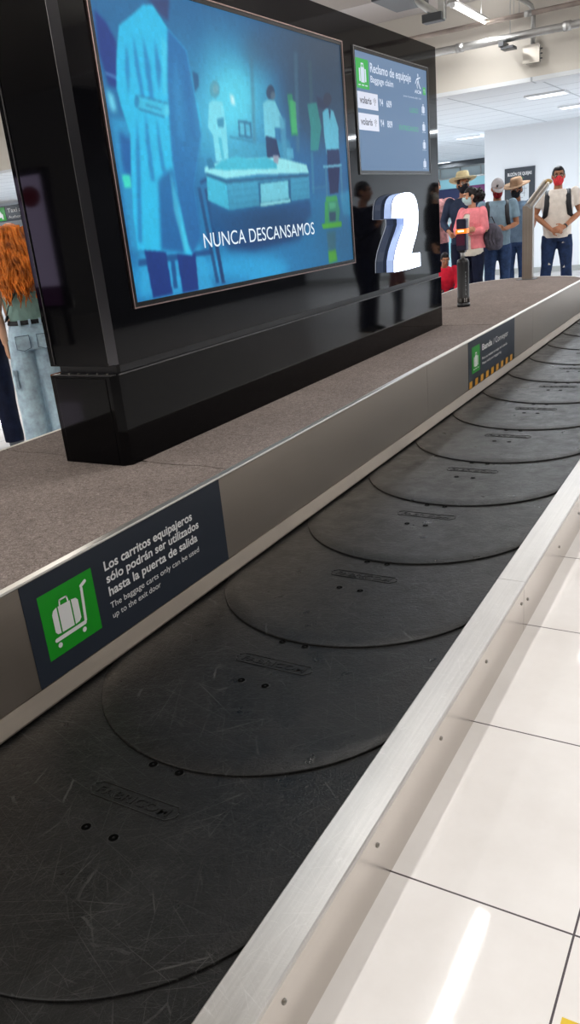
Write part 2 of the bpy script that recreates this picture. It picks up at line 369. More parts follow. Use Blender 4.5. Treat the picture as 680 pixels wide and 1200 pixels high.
for i, (x, y) in enumerate(PANELS):
    t = thing('recessed_light', (x, y, 2.7), plab.get(i, 'one of the other far-ceiling panel lights, several added to brighten the room'), 'ceiling light', None if i in plab else 'hidden recessed ceiling lights')
    MB().box((x-.24, y-.14, 2.672), (x+.24, y+.14, 2.688)).build('diffuser', m_pan, t, bevel=.004)
    q = MB()
    for a, b in (((x-.27, y-.17), (x+.27, y-.14)), ((x-.27, y+.14), (x+.27, y+.17)), ((x-.27, y-.14), (x-.24, y+.14)), ((x+.24, y-.14), (x+.27, y+.14))): q.box((*a, 2.674), (*b, 2.70))
    q.build('frame', m_white, t)
# the pipes run across in front of the soffit
def pipe(name, y, z, r, m, label, x0=-9, x1=3.5, sag=0, rings=()):
    t = thing(name, (x0, y, z), label, 'pipe')
    MB().tube([(x0, y, z), (x1, y, z)], r, 16).build('pipe_run', m, t)
    for x in rings: MB().tube([(x-.04, y, z), (x+.04, y, z)], r*1.22, 16).build('coupling', m_galv, t)
    return t
t = pipe('steel_conduit', 10.05, 3.09, .042, m_galv, 'thick galvanised conduit running across under the soffit', rings=(-2.1, -3.3))
for x in (-6.2, -2.72, -.4):
    MB().tube([(x, 10.05, 3.13), (x, 10.05, 3.6)], .005, 6).build('hanger_rod', m_galv, t)
q = MB().box((-2.82, 9.93, 3.0), (-2.76, 10.15, 3.05)).box((-2.80, 9.95, 2.97), (-2.66, 10.12, 3.0)); q.build('clamp', m_darkgrey, t, bevel=.004)
t = pipe('sprinkler_pipe', 10.05, 3.285, .026, m_rust, 'thin weathered pipe running above the galvanised conduit', rings=(-2.52,))
for x in (-5.0, -2.68, -2.62, -.9): MB().tube([(x, 10.05, 3.3), (x, 10.05, 3.6)], .004, 6).build('hanger_rod', m_galv, t)
t = thing('junction_box', (-2.54, 10.36, 2.83), 'square metal junction box on the soffit with a bent conduit entering its top', 'box')
MB().box((-2.63, 10.30, 2.84), (-2.46, 10.40, 3.01)).build('box_body', m_galv, t, bevel=.006)
MB().box((-2.64, 10.285, 2.83), (-2.45, 10.30, 3.02)).build('cover', m_lip, t, bevel=.004)
for z in (2.87, 2.92, 2.97): MB().tube([(-2.455, 10.34, z), (-2.43, 10.34, z)], .008, 8).build('gland', m_darkgrey, t)
MB().tube([(-2.54, 10.35, 3.0), (-2.54, 10.35, 3.34), (-2.56, 10.33, 3.41), (-2.62, 10.30, 3.46), (-2.74, 10.2, 3.53), (-2.86, 10.1, 3.585)], .026, 12).build('conduit', m_galv, t)
# bracket and hanging sign cut by the upper edge
t = thing('ceiling_sign', (-3.1, 8.0, 3.1), 'hanging blue-lit sign on a grey bent bracket at the top edge of the view', 'sign')
MB().box((-3.36, 7.7, 3.20), (-3.02, 8.3, 3.27)).build('sign_case', m_darkgrey, t, bevel=.01)
MB().box((-3.33, 7.69, 3.215), (-3.04, 7.7, 3.6)).build('sign_face', mat('blue_sign_face', (60, 100, 170), .3), t)
MB().tube([(-3.05, 8.0, 3.26), (-3.0, 8.0, 3.17), (-2.86, 8.0, 3.06)], .035, 10, flat=.6, round_ends=True).build('bracket_arm', m_galv, t)
MB().box((-2.97, 7.95, 2.99), (-2.78, 8.06, 3.06)).build('mounting_plate', m_darkgrey, t, bevel=.006)
MB().box((-2.82, 7.98, 3.0), (-2.76, 8.04, 3.2)).build('bracket_post', m_galv, t, bevel=.004)
MB().tube([(-2.79, 8.01, 3.15), (-2.79, 8.01, 4.2)], .012, 8).build('drop_rod', m_galv, t)
MB().tube([(-3.2, 8.0, 3.27), (-3.2, 8.0, 4.2)], .012, 8).build('drop_rod', m_galv, t)

# complaints-box poster
t = thing('wall_poster', (-4.27, 16.50, 1.1), 'dark grey complaints poster with a pale map panel on the white wall', 'poster')
MB().box((-4.56, 16.485, 1.08), (-3.98, 16.51, 1.97)).build('board', mat('poster_slate', (62, 68, 76), .45), t, bevel=.004)
MB().box((-4.38, 16.479, 1.36), (-4.09, 16.486, 1.72)).build('map_panel', mat('poster_pale', (212, 218, 222), .5), t)
q = MB()
for a, b in (((-4.33, 1.42), (-4.2, 1.43)), ((-4.30, 1.5), (-4.16, 1.51)), ((-4.26, 1.38), (-4.25, 1.66)), ((-4.34, 1.58), (-4.13, 1.59)), ((-4.18, 1.44), (-4.17, 1.68)), ((-4.33, 1.64), (-4.22, 1.65))): q.box((a[0], 16.4765, a[1]), (b[0], 16.4795, b[1]))
q.build('map_lines', mat('poster_lines', (150, 158, 164), .5), t)
MB().box((-4.5, 16.48, 1.08), (-3.99, 16.486, 1.15)).build('green_band', m_signgreen, t)
lettering('lettering', 'BUZÓN DE QUEJAS', 0, .46, 0, .055, 0, m_signwhite, t, .02, frame=lambda y, z: (-4.5+y, 16.483, 1.83+z))
MB().box((-4.34, 16.48, 1.775), (-4.2, 16.485, 1.785)).build('underline', m_signgreen, t)

# backlit advertisement behind the camera, mirrored in the narrow side of the tower
t = thing('advertising_lightbox', (-9.0, -4.0, 0), 'tall lilac lightbox with a dark red oval, mirrored in the tower side', 'lightbox')
MB().box((-9.26, -4.12, .52), (-8.66, -4.0, 2.42)).build('case', m_blackp, t, bevel=.01)
MB().box((-9.20, -4.0, .85), (-8.72, -3.99, 2.33)).build('lit_panel', emit('lilac_panel', (214, 196, 236), 2.6), t)
MB().box((-9.20, -4.0, .58), (-8.72, -3.99, .85)).build('lower_band', emit('plum_band', (120, 70, 120), 1.0), t)
q = MB(); q.prism([(.2*math.cos(a*PI/12), .14*math.sin(a*PI/12)) for a in range(24)], 0, .004)
MB().add([(-8.96-v[0], -3.988+v[2], 2.06+v[1]) for v in q.v], q.f).build('red_oval', emit('red_oval_glow', (150, 40, 60), 1.2), t)
for x in (-9.15, -8.78): MB().box((x, -4.1, 0), (x+.05, -4.02, .53)).build('leg', m_blackp, t)

# ------------------------------------------------------------------ carousel: stadium-shaped sweeps
CX, YE = -2.28, 8.9
def path(s_off, y0=-2.5, n=28):
    """right straight, far half circle, left straight at distance s_off from the centre line"""
    P = [(CX+s_off, y0)]+[(CX+s_off*math.cos(PI*k/n), YE+s_off*math.sin(PI*k/n)) for k in range(n+1)]+[(CX-s_off, y0)]
    return P
def sweep(prof, y0=-2.5, n=28, closed=True):
    """prof: list of (distance from centre line, z)"""
    cols = [path(d, y0, n) for d, z in prof]; m = len(prof); L = len(cols[0])
    q = MB(); vs = [(cols[j][i][0], cols[j][i][1], prof[j][1]) for i in range(L) for j in range(m)]
    fs = [(i*m+j, i*m+(j+1) % m, (i+1)*m+(j+1) % m, (i+1)*m+j) for i in range(L-1) for j in range(m)]
    fs.append(list(range(m))[::-1]); fs.append([(L-1)*m+j for j in range(m)])
    return q.add(vs, fs)
IW = .636                      # half width of the island, its fascia at x = -1.644
# island
t = thing('carousel_island', (CX, 3.0, 0), 'carpeted centre island with brushed steel sides, standing inside the belt loop', 'platform')
def straight(prof, ya, yb, side=1):
    vs = [(CX+side*d, y, z) for y in (ya, yb) for d, z in prof]; m = len(prof)
    fs = [(j, (j+1) % m, m+(j+1) % m, m+j) for j in range(m)]+[list(range(m))[::-1], list(range(m, 2*m))]
    return MB().add(vs, fs)
fprof = [(IW, .212), (IW, .528), (IW-.012, .528), (IW-.012, .212)]
seams = [-2.5, -.68, 1.02, 4.31, 6.81, YE]
for a, b in zip(seams[:-1], seams[1:]):
    straight(fprof, a+.0012, b-.0012).build('fascia_panel', m_fascia, t)
    straight(fprof, a+.0012, b-.0012, -1).build('fascia_panel', m_fascia, t)
def arc(prof, n=28):
    m = len(prof); vs = [(CX+d*math.cos(PI*k/n), YE+d*math.sin(PI*k/n), z) for k in range(n+1) for d, z in prof]
    fs = [(k*m+j, k*m+(j+1) % m, (k+1)*m+(j+1) % m, (k+1)*m+j) for k in range(n) for j in range(m)]+[list(range(m))[::-1], [n*m+j for j in range(m)]]
    return MB().add(vs, fs)
arc(fprof).build('fascia_panel', m_fascia, t)
sweep([(IW-.03, .02), (IW-.03, .52), (IW-.05, .52), (IW-.05, .02)]).build('core_wall', m_joint, t)
sweep([(IW+.010, .150), (IW+.012, .156), (IW+.001, .209), (IW-.02, .209), (IW-.02, .150)]).build('kick_strip', m_kick, t)
sweep([(IW+.001, .527), (IW+.003, .531), (IW+.001, .5365), (IW-.022, .5372), (IW-.024, .533), (IW-.024, .527)]).build('edge_lip', m_lip, t)
def slab(ya, yb, seed, end=False):
    rnd = random.Random(seed); h = IW-.0235; n = 90; P = []
    def rag(y, k): return [(CX-h+2*h*i/n, y+rnd.uniform(-.004, .004)+.006*math.sin(i*.31+k)) for i in range(n+1)]
    P = rag(ya, seed)
    if end: P += [(CX+h*math.cos(PI*k/40), YE+h*math.sin(PI*k/40)) for k in range(1, 40)]; P = P[:n+1]+[(CX+h, YE)]+P[n+1:]+[(CX-h, YE)]
    else: P += rag(yb, seed+1)[::-1]
    return MB().prism(P, .505, .5365)
slab(-2.5, 2.272, 1).build('carpet_panel', m_carpet, t)
slab(2.280, 5.812, 2).build('carpet_panel', m_carpet, t)
slab(5.820, 0, 3, True).build('carpet_panel', m_carpet, t)

# guard rail round the outside
RI, RO, ZR = 1.599, 1.692, .1868
t = thing('guard_rail', (CX, 3.0, 0), 'low scratched steel guard rail running round the outside of the belt', 'rail')
capp = [(RI, .150), (RI, ZR-.003), (RI+.003, ZR), (RO-.003, ZR), (RO, ZR-.003), (RO, ZR-.014), (RO-.004, ZR-.014), (RO-.004, ZR-.006), (RI+.006, ZR-.006), (RI+.006, .150)]
pan = [(RO-.004, 0), (RO-.004, ZR-.015), (RO-.012, ZR-.015), (RO-.012, 0)]
rs = [-2.5, -.02, 2.378, 4.78, 7.18, YE]
for a, b in zip(rs[:-1], rs[1:]):
    for s in (1, -1):
        straight(capp, a+.0008, b-.0008, s).build('rail_cap', m_cap, t); straight(pan, a+.0012, b-.0012, s).build('rail_panel', m_railp, t)
arc(capp).build('rail_cap', m_cap, t); arc(pan).build('rail_panel', m_railp, t)
for y, z in [(.385, .125), (.776, .126), (1.17, .125), (1.565, .124), (1.953, .125), (2.348, .120), (2.43, .098), (2.92, .09), (3.30, .09), (3.69, .09), (4.08, .09), (4.47, .09), (4.75, .12), (4.82, .10), (5.25, .1), (5.64, .1), (6.03, .1), (6.42, .1)]:
    x = CX+RO-.004
    q = MB(); q.loft([[(x+h, y+r*math.cos(k*PI/6), z+r*math.sin(k*PI/6)) for k in range(12)] for r, h in ((.0060, -.002), (.0058, .0015), (.0042, .0032), (.0018, .0034), (.0015, .0018))])
    q.build('screw', m_screw, t)
sweep([(RO-.016, 0), (RO-.016, .165), (RO-.06, .165), (RO-.06, 0)]).build('inner_frame', m_joint, t)

# crescent-plate belt
ZB = .144; PR, PH, PITCH = .512, .4795, .643
BC = 1.1165                   # centre line radius
bx0 = CX+BC
t = thing('conveyor_belt', (CX, 3.0, 0), 'black rubber baggage belt of overlapping crescent plates around the island', 'conveyor belt')
def plate_mesh():
    q = MB(); n = 56
    def row(dy, z, far=False):
        r = []
        for i in range(n+1):
            x = -PH+2*PH*i/n; r.append((x, -math.sqrt(PR*PR-x*x)+dy, z))
        return r
    rows = [row(.0, -.007), row(.0, -.0022), row(.0012, -.0008), row(.0035, 0)]
    for k in range(1, 13): rows.append(row(.0035+(PITCH+.33)*k/12, -.0065*k/12*1.5))
    m = n+1; vs = [p for r_ in rows for p in r_]
    fs = [(k*m+i, k*m+i+1, (k+1)*m+i+1, (k+1)*m+i) for k in range(len(rows)-1) for i in range(n)]
    q.add(vs, fs, 0, True)
    b = len(rows)
    # underside
    us = row(.0, -.007)+row(PITCH+.33, -.018); q.add(us, [(i, m+i, m+i+1, i+1) for i in range(n)], 0)
    # embossed maker's bar and bolt heads
    zt = lambda y: -.0065*1.5*(y+.512)/(PITCH+.33)
    hexa = [(-.128, .010), (-.112, .024), (.118, .024), (.130, .008), (.130, -.006), (.112, -.024), (-.116, -.024), (-.128, -.006)]
    pts = [(x, y-.005, zt(y)+.0004) for x, y in hexa]; pts.append(pts[0])
    for a, c in zip(pts[:-1], pts[1:]): q.tube([a, c], .0017, 6, 0)
    v, f = text_mesh('FABRICOM', .01); a, c = v[:, 0].min(), v[:, 0].max()
    kx = .215/(c-a); ky = .024/.7
    for dz in (.0017,):
        nv = len(v); V = [(-.108+(p[0]-a)*kx+p[1]*.004, -.017+p[1]*ky, zt(0)+dz) for p in v]; V2 = [(p[0], p[1], zt(0)-.001) for p in V]
        q.add(V, f, 0)
        # raised walls of the letters
        from collections import Counter
        E = Counter()
        for fc in f:
            for i in range(len(fc)): E[(fc[i], fc[(i+1) % len(fc)])] += 1
        wl = [(i, j) for (i, j) in E if (j, i) not in E]
        q.add(V+V2, [(i, nv+i, nv+j, j) for i, j in wl], 0)
    for x, y in ((-.041, .119), (.041, .119), (-.041, -.119), (.041, -.119)):
        z = zt(y)
        q.loft([[(x+r*math.cos(k*PI/8), y+r*math.sin(k*PI/8), z+h) for k in range(16)] for r, h in ((.0150, -.0005), (.0126, .0015), (.0112, .0013))], 0, caps=False)
        q.add([(x+.0112*math.cos(k*PI/8), y+.0112*math.sin(k*PI/8), z+.0013) for k in range(16)], [list(range(16))], 1)  # flat black disc painted in place of the recess's shade
        q.loft([[(x+r*math.cos(k*PI/3), y+r*math.sin(k*PI/3), z+h) for k in range(6)] for r, h in ((.0036, .0010), (.0030, .0017))], 2)
    return q.mesh('belt_plate', [m_rub, m_hole, m_bolt])
pm = plate_mesh(); base = Vector(t.location)
def plate(x, y, rz):
    o = bpy.data.objects.new('belt_plate', pm); COL.objects.link(o); o.parent = t; o.location = Vector((x, y, ZB))-base; o.rotation_euler = (0, 0, rz)
ys = [1.056+PITCH*k for k in range(-5, 13)]
for y in ys:
    plate(bx0, y, 0); plate(CX-BC, y-.1, PI)
s0 = ys[-1]+PITCH-YE; a = s0/BC
while a < PI-.2:
    plate(CX+BC*math.cos(a), YE+BC*math.sin(a), a); a += PITCH/BC
sweep([(IW+.012, .02), (IW+.012, .108), (RI-.002, .108), (RI-.002, .02)]).build('bed', m_joint, t)

# ------------------------------------------------------------------ the black tower
KX, KB, KY0, KY1 = -2.088, -2.452, 2.205, 5.84
C_ = .026
def foot(x0, x1, y0, y1, c):
    return [(x0+c, y0), (x1-c, y0), (x1, y0+c), (x1, y1-c*.3), (x1-c*.3, y1), (x0+c*.3, y1), (x0, y1-c*.3), (x0, y0+c)]
t = thing('display_tower', ((KX+KB)/2, 4, .5365), 'tall gloss black display tower standing on the carpeted island', 'tower')
MB().prism(foot(KB, KX, KY0, KY1, C_), .5365, .893).build('base', m_gloss2, t)
MB().prism(foot(KB, KX, KY0+.012, KY1, C_), .928, 2.402).build('body', m_gloss, t)
MB().prism(foot(KB+.03, KX-.012, KY0+.045, KY1-.02, .01), .888, .93).build('recessed_neck', m_blackp, t)
q = MB().box((KX-.006, KY0+.03, .8925), (KX+.0012, KY1-.01, .8965)); q.build('seam_trim', m_trim2, t)
q = MB().box((KB+.03, KY0+.004, .8925), (KX-.02, KY0+.034, .8955)); q.build('ledge_plate', m_trim2, t)
for k in range(6): MB().tube([(KB+.06+k*.05, KY0+.022, .8955), (KB+.06+k*.05, KY0+.022, .899)], .006, 8).build('bolt', m_screw, t)
# edge strips of the narrow side
MB().box((KB+.052, KY0+.007, .935), (KB+.0545, KY0+.0125, 2.398)).build('edge_strip', m_trim2, t)
MB().add([(KX-C_*1.02, KY0+.0105, .94), (KX-C_*1.02-.002, KY0+.0105, .94), (KX-C_*1.02-.002, KY0+.0105, 2.395), (KX-C_*1.02, KY0+.0105, 2.395)], [(0, 1, 2, 3)]).build('edge_strip', m_trim2, t)
q = MB(); q.prism([(KX-C_-.001, KY0+.0115), (KX-C_+.002, KY0+.0085), (KX+.0015, KY0+.012+C_-.002), (KX-.002, KY0+.012+C_+.001)], .932, 2.400); q.build('chamfer_reflection', m_corner, t)  # added pale strip imitating the reflection along the gloss black chamfer
MB().box((KB+.05, KY0-.003, .545), (KX-.045, KY0+.004, .885)).build('access_panel', m_gloss2, t, bevel=.002)

# big screen with its film still
def frame_ring(name, y0, y1, z0, z1, wd, x0, x1, m, parent):
    q = MB(); q.box((x0, y0, z0), (x1, y1, z0+wd)).box((x0, y0, z1-wd), (x1, y1, z1)).box((x0, y0, z0+wd), (x1, y0+wd, z1-wd)).box((x0, y1-wd, z0+wd), (x1, y1, z1-wd))
    return q.build(name, m, parent)
TY0, TY1, TZ0, TZ1 = 2.375, 4.36, 1.12, 2.262
t = thing('video_screen', (KX, 3.37, 1.12), 'large landscape video screen showing a blue-lit film still, on the tower front', 'screen')
frame_ring('outer_trim', TY0, TY1, TZ0, TZ1, .0045, KX-.002, KX+.008, m_trim, t)
frame_ring('bezel', TY0+.006, TY1-.006, TZ0+.006, TZ1-.006, .016, KX-.002, KX+.006, m_bezel, t)
def paint(shapes, W=620, H=352):
    u, v = np.meshgrid(np.linspace(0, 1, W), np.linspace(0, 1, H))
    img = np.zeros((H, W, 3)); top = np.array([38, 100, 150.]); bot = np.array([28, 105, 165.])
    img[:] = bot+(top-bot)*v[..., None]
    for c, bl, al, pts in shapes:
        P = np.array(pts); pad = (bl+2)/W*2.5
        i0 = max(0, int((P[:, 0].min()-pad)*(W-1))); i1 = min(W, int((P[:, 0].max()+pad)*(W-1))+2)
        j0 = max(0, int((P[:, 1].min()-pad*1.8)*(H-1))); j1 = min(H, int((P[:, 1].max()+pad*1.8)*(H-1))+2)
        if i1 <= i0 or j1 <= j0: continue
        x, y = u[j0:j1, i0:i1], v[j0:j1, i0:i1]; ins = np.zeros(x.shape, bool)
        n = len(P)
        for k in range(n):
            xa, ya = P[k]; xb, yb = P[(k+1) % n]
            if ya == yb: continue
            cnd = ((ya > y) != (yb > y)) & (x < (xb-xa)*(y-ya)/(yb-ya)+xa); ins ^= cnd
        mk = ins.astype(float); k = int(max(1, bl))
        for _ in range(2):
            for ax in (0, 1):
                pd = [(k, k) if a == ax else (0, 0) for a in (0, 1)]
                cs = np.cumsum(np.pad(mk, pd, mode='edge'), axis=ax)
                z0 = np.zeros_like(np.take(cs, [0], axis=ax)); cs = np.concatenate([z0, cs], axis=ax); L = mk.shape[ax]
                mk = (np.take(cs, range(2*k+1, 2*k+1+L), axis=ax)-np.take(cs, range(0, L), axis=ax))/(2*k+1) if bl >= 1 else mk
        mk = (mk*al)[..., None]; img[j0:j1, i0:i1] = img[j0:j1, i0:i1]*(1-mk)+np.array(c)*mk
    hz = lambda cx, cy, rx, ry: np.exp(-(((u-cx)/rx)**2+((v-cy)/ry)**2))[..., None]
    img = img+(np.array([120, 235, 255.])-img)*hz(.40, .62, .20, .24)*.28+(np.array([60, 200, 245.])-img)*hz(.12, .55, .16, .45)*.12
    img = img*(1-.30*hz(1.0, 1.0, .38, .42))*(1-.22*hz(.55, .22, .2, .08))*(1-.25*hz(1.0, .1, .25, .3))
    for ax in (0, 1): img = (np.roll(img, 1, ax)+2*img+np.roll(img, -1, ax))/4
    rng = np.random.RandomState(2); g = rng.normal(0, 1, (H//6+2, W//6+2)); g = np.kron(g, np.ones((6, 6)))[:H, :W]
    img *= (1+.012*g[..., None]+rng.normal(0, .012, (H, W, 1)))
    return np.clip(img, 0, 255)
SHAPES = [[[60,165,205],26,0.9,[[0.623,0.705],[0.598,0.62],[0.547,0.543],[0.479,0.487],[0.403,0.457],[0.331,0.456],[0.271,0.481],[0.228,0.527],[0.206,0.587],[0.205,0.657],[0.225,0.727],[0.264,0.794],[0.319,0.849],[0.386,0.888],[0.458,0.903],[0.526,0.891],[0.583,0.851],[0.617,0.787]]],
[[85,215,240],14,0.8,[[0.522,0.7],[0.511,0.656],[0.49,0.617],[0.462,0.587],[0.43,0.57],[0.399,0.568],[0.372,0.581],[0.353,0.605],[0.343,0.639],[0.343,0.678],[0.353,0.719],[0.372,0.755],[0.398,0.785],[0.428,0.804],[0.459,0.809],[0.487,0.8],[0.509,0.776],[0.521,0.742]]],
[[42,78,112],22,0.9,[[1.096,0.837],[1.072,0.743],[1.021,0.657],[0.951,0.593],[0.872,0.557],[0.795,0.553],[0.73,0.579],[0.683,0.629],[0.658,0.696],[0.655,0.774],[0.675,0.854],[0.715,0.929],[0.773,0.992],[0.844,1.035],[0.919,1.053],[0.992,1.04],[1.051,0.997],[1.088,0.926]]],
[[55,88,120],14,0.6,[[1.0,0.987],[0.977,0.946],[0.921,0.903],[0.84,0.866],[0.748,0.839],[0.659,0.824],[0.581,0.823],[0.523,0.833],[0.489,0.854],[0.48,0.882],[0.496,0.915],[0.537,0.951],[0.6,0.985],[0.68,1.015],[0.769,1.036],[0.858,1.045],[0.934,1.04],[0.984,1.02]]],
[[28,95,150],12,0.5,[[0.336,0.839],[0.326,0.781],[0.313,0.729],[0.298,0.69],[0.284,0.668],[0.271,0.667],[0.262,0.685],[0.258,0.721],[0.258,0.77],[0.264,0.825],[0.273,0.881],[0.286,0.931],[0.3,0.969],[0.314,0.992],[0.326,0.995],[0.336,0.979],[0.341,0.945],[0.341,0.896]]],
[[30,120,175],8,0.9,[[0.019,0.252],[0.276,0.304],[1.025,0.342],[1.0,-0.008],[0.003,-0.0]]],
[[45,165,220],8,0.8,[[0.615,0.022],[0.599,0.004],[0.557,-0.006],[0.496,-0.008],[0.427,-0.001],[0.358,0.012],[0.298,0.03],[0.253,0.049],[0.225,0.069],[0.217,0.088],[0.229,0.103],[0.261,0.113],[0.309,0.117],[0.371,0.114],[0.439,0.104],[0.507,0.088],[0.565,0.067],[0.603,0.044]]],
[[35,150,205],8,0.7,[[0.166,0.045],[0.156,0.028],[0.135,0.016],[0.104,0.011],[0.068,0.012],[0.032,0.02],[0.0,0.033],[-0.024,0.049],[-0.038,0.067],[-0.041,0.085],[-0.033,0.1],[-0.015,0.111],[0.012,0.118],[0.046,0.118],[0.082,0.112],[0.116,0.1],[0.144,0.084],[0.161,0.064]]],
[[60,110,140],2,0.6,[[0.519,0.86],[0.534,0.863],[0.51,0.536],[0.495,0.535]]],
[[70,120,150],2,0.6,[[0.733,0.917],[0.751,0.92],[0.721,0.511],[0.703,0.51]]],
[[60,105,125],2,0.6,[[0.806,0.897],[0.825,0.901],[0.806,0.532],[0.787,0.531]]],
[[55,150,185],3,0.7,[[0.351,0.513],[0.673,0.561],[0.68,0.423],[0.349,0.423]]],
[[32,52,125],2,1.0,[[0.008,0.894],[0.034,0.868],[0.054,0.82],[0.052,0.748],[0.042,0.677],[0.016,0.683],[0.003,0.774]]],
[[90,150,205],1,0.7,[[0.011,0.724],[0.045,0.711],[0.044,0.703],[0.012,0.715]]],
[[120,225,245],3,0.9,[[0.007,0.672],[0.025,0.655],[0.027,0.606],[0.01,0.61]]],
[[45,150,200],3,0.8,[[0.007,0.59],[0.058,0.589],[0.065,0.436],[0.032,0.169],[0.008,0.172]]],
[[26,80,150],3,0.9,[[0.024,0.549],[0.058,0.526],[0.046,0.41],[0.019,0.423]]],
[[60,215,190],1,1.0,[[0.014,0.415],[0.037,0.415],[0.037,0.376],[0.015,0.376]]],
[[55,175,225],4,0.6,[[0.031,0.163],[0.234,0.171],[0.269,-0.007],[0.011,0.015]]],
[[22,70,130],1,0.9,[[0.023,0.142],[0.272,0.145],[0.276,0.125],[0.022,0.117]]],
[[22,70,130],1,0.9,[[0.125,0.126],[0.139,0.124],[0.136,0.02],[0.122,0.023]]],
[[22,48,120],1,1.0,[[0.046,0.178],[0.113,0.163],[0.117,0.003],[0.051,0.003]]],
[[22,48,120],1,1.0,[[0.149,0.158],[0.214,0.137],[0.209,0.002],[0.151,0.002]]],
[[44,184,228],1,1.0,[[0.149,0.945],[0.112,0.906],[0.069,0.865],[0.048,0.764],[0.036,0.678],[0.043,0.618],[0.056,0.539],[0.043,0.436],[0.028,0.278],[0.027,0.173],[0.099,0.159],[0.2,0.13],[0.24,0.192],[0.239,0.376],[0.29,0.554],[0.295,0.619],[0.283,0.713],[0.275,0.806],[0.273,0.835],[0.218,0.893],[0.18,0.953]]],
[[32,98,162],2,1.0,[[0.218,0.893],[0.273,0.835],[0.283,0.713],[0.29,0.554],[0.242,0.376],[0.243,0.191],[0.204,0.133],[0.192,0.176],[0.179,0.338],[0.176,0.464],[0.184,0.601],[0.196,0.735]]],
[[28,85,150],3,0.9,[[0.175,0.437],[0.146,0.423],[0.121,0.396],[0.099,0.162],[0.176,0.14],[0.177,0.26]]],
[[30,110,175],2,0.8,[[0.107,0.853],[0.112,0.771],[0.115,0.651],[0.105,0.665],[0.1,0.757]]],
[[30,110,175],2,0.8,[[0.136,0.854],[0.146,0.765],[0.143,0.649],[0.13,0.653],[0.129,0.749]]],
[[30,110,175],2,0.8,[[0.171,0.852],[0.181,0.758],[0.162,0.678],[0.162,0.755]]],
[[30,110,175],2,0.8,[[0.084,0.826],[0.082,0.741],[0.067,0.653],[0.069,0.739]]],
[[30,110,175],2,0.8,[[0.111,0.62],[0.113,0.529],[0.11,0.396],[0.097,0.396],[0.1,0.529]]],
[[30,110,175],2,0.8,[[0.145,0.61],[0.147,0.491],[0.15,0.395],[0.137,0.436],[0.137,0.531]]],
[[30,110,175],2,0.8,[[0.084,0.605],[0.077,0.488],[0.043,0.195],[0.031,0.196],[0.065,0.488]]],
[[24,80,150],3,0.6,[[0.263,0.798],[0.272,0.692],[0.269,0.538],[0.253,0.551],[0.248,0.689]]],
[[45,125,185],3,0.6,[[0.235,0.82],[0.237,0.687],[0.223,0.522],[0.207,0.548],[0.212,0.711]]],
[[75,205,235],2,0.7,[[0.193,0.862],[0.209,0.845],[0.184,0.68],[0.175,0.674]]],
[[80,210,235],2,0.6,[[0.164,0.437],[0.177,0.324],[0.194,0.146],[0.177,0.148],[0.159,0.296]]],
[[60,185,220],1,0.95,[[0.097,0.664],[0.188,0.649],[0.186,0.617],[0.171,0.605],[0.091,0.623]]],
[[26,84,140],1,0.8,[[0.097,0.667],[0.188,0.652],[0.187,0.647],[0.097,0.662]]],
[[26,84,140],1,0.8,[[0.092,0.626],[0.171,0.608],[0.17,0.602],[0.091,0.62]]],
[[25,85,140],1,0.6,[[0.097,0.646],[0.096,0.639],[0.093,0.633],[0.091,0.628],[0.088,0.626],[0.085,0.625],[0.083,0.627],[0.082,0.632],[0.082,0.638],[0.082,0.645],[0.084,0.652],[0.086,0.658],[0.088,0.663],[0.091,0.666],[0.094,0.666],[0.096,0.664],[0.097,0.659],[0.098,0.653]]],
[[100,215,240],2,0.7,[[0.186,0.628],[0.185,0.621],[0.183,0.615],[0.18,0.611],[0.178,0.609],[0.175,0.608],[0.173,0.61],[0.172,0.614],[0.172,0.62],[0.172,0.626],[0.174,0.633],[0.176,0.639],[0.178,0.643],[0.18,0.645],[0.183,0.646],[0.185,0.644],[0.186,0.64],[0.186,0.634]]],
[[26,90,150],1,0.7,[[0.114,0.641],[0.164,0.631],[0.163,0.625],[0.113,0.636]]],
[[50,62,110],2,1.0,[[0.164,0.968],[0.236,0.988],[0.224,0.915],[0.204,0.925],[0.182,0.954]]],
[[26,60,110],1,0.9,[[0.285,0.77],[0.305,0.762],[0.303,0.724],[0.285,0.699]]],
[[22,60,110],1,1.0,[[0.277,0.364],[0.291,0.372],[0.314,0.006],[0.3,0.006]]],
[[22,60,110],1,0.8,[[0.251,0.373],[0.263,0.373],[0.291,0.011],[0.278,0.014]]],
[[24,66,120],1,1.0,[[0.263,0.394],[0.306,0.414],[0.308,0.402],[0.264,0.379]]],
[[70,140,165],1,1.0,[[0.38,0.723],[0.378,0.712],[0.373,0.702],[0.367,0.694],[0.36,0.689],[0.353,0.689],[0.348,0.692],[0.343,0.698],[0.341,0.707],[0.341,0.718],[0.344,0.729],[0.349,0.739],[0.355,0.747],[0.361,0.751],[0.368,0.752],[0.374,0.75],[0.378,0.743],[0.38,0.734]]],
[[125,215,232],1,1.0,[[0.332,0.666],[0.346,0.679],[0.387,0.678],[0.39,0.59],[0.385,0.469],[0.334,0.462],[0.334,0.556],[0.318,0.584]]],
[[40,120,160],1,1.0,[[0.357,0.616],[0.384,0.625],[0.38,0.589],[0.357,0.587]]],
[[60,170,200],1,0.8,[[0.352,0.552],[0.365,0.552],[0.368,0.468],[0.358,0.468]]],
[[110,150,165],1,0.8,[[0.375,0.723],[0.374,0.716],[0.371,0.711],[0.368,0.707],[0.364,0.704],[0.36,0.704],[0.356,0.705],[0.354,0.709],[0.353,0.714],[0.353,0.719],[0.354,0.725],[0.357,0.731],[0.36,0.735],[0.364,0.738],[0.368,0.738],[0.371,0.737],[0.374,0.733],[0.375,0.728]]],
[[225,250,250],2,1.0,[[0.418,0.711],[0.434,0.707],[0.437,0.672],[0.42,0.676]]],
[[30,85,130],1,1.0,[[0.441,0.621],[0.498,0.617],[0.494,0.554],[0.437,0.557]]],
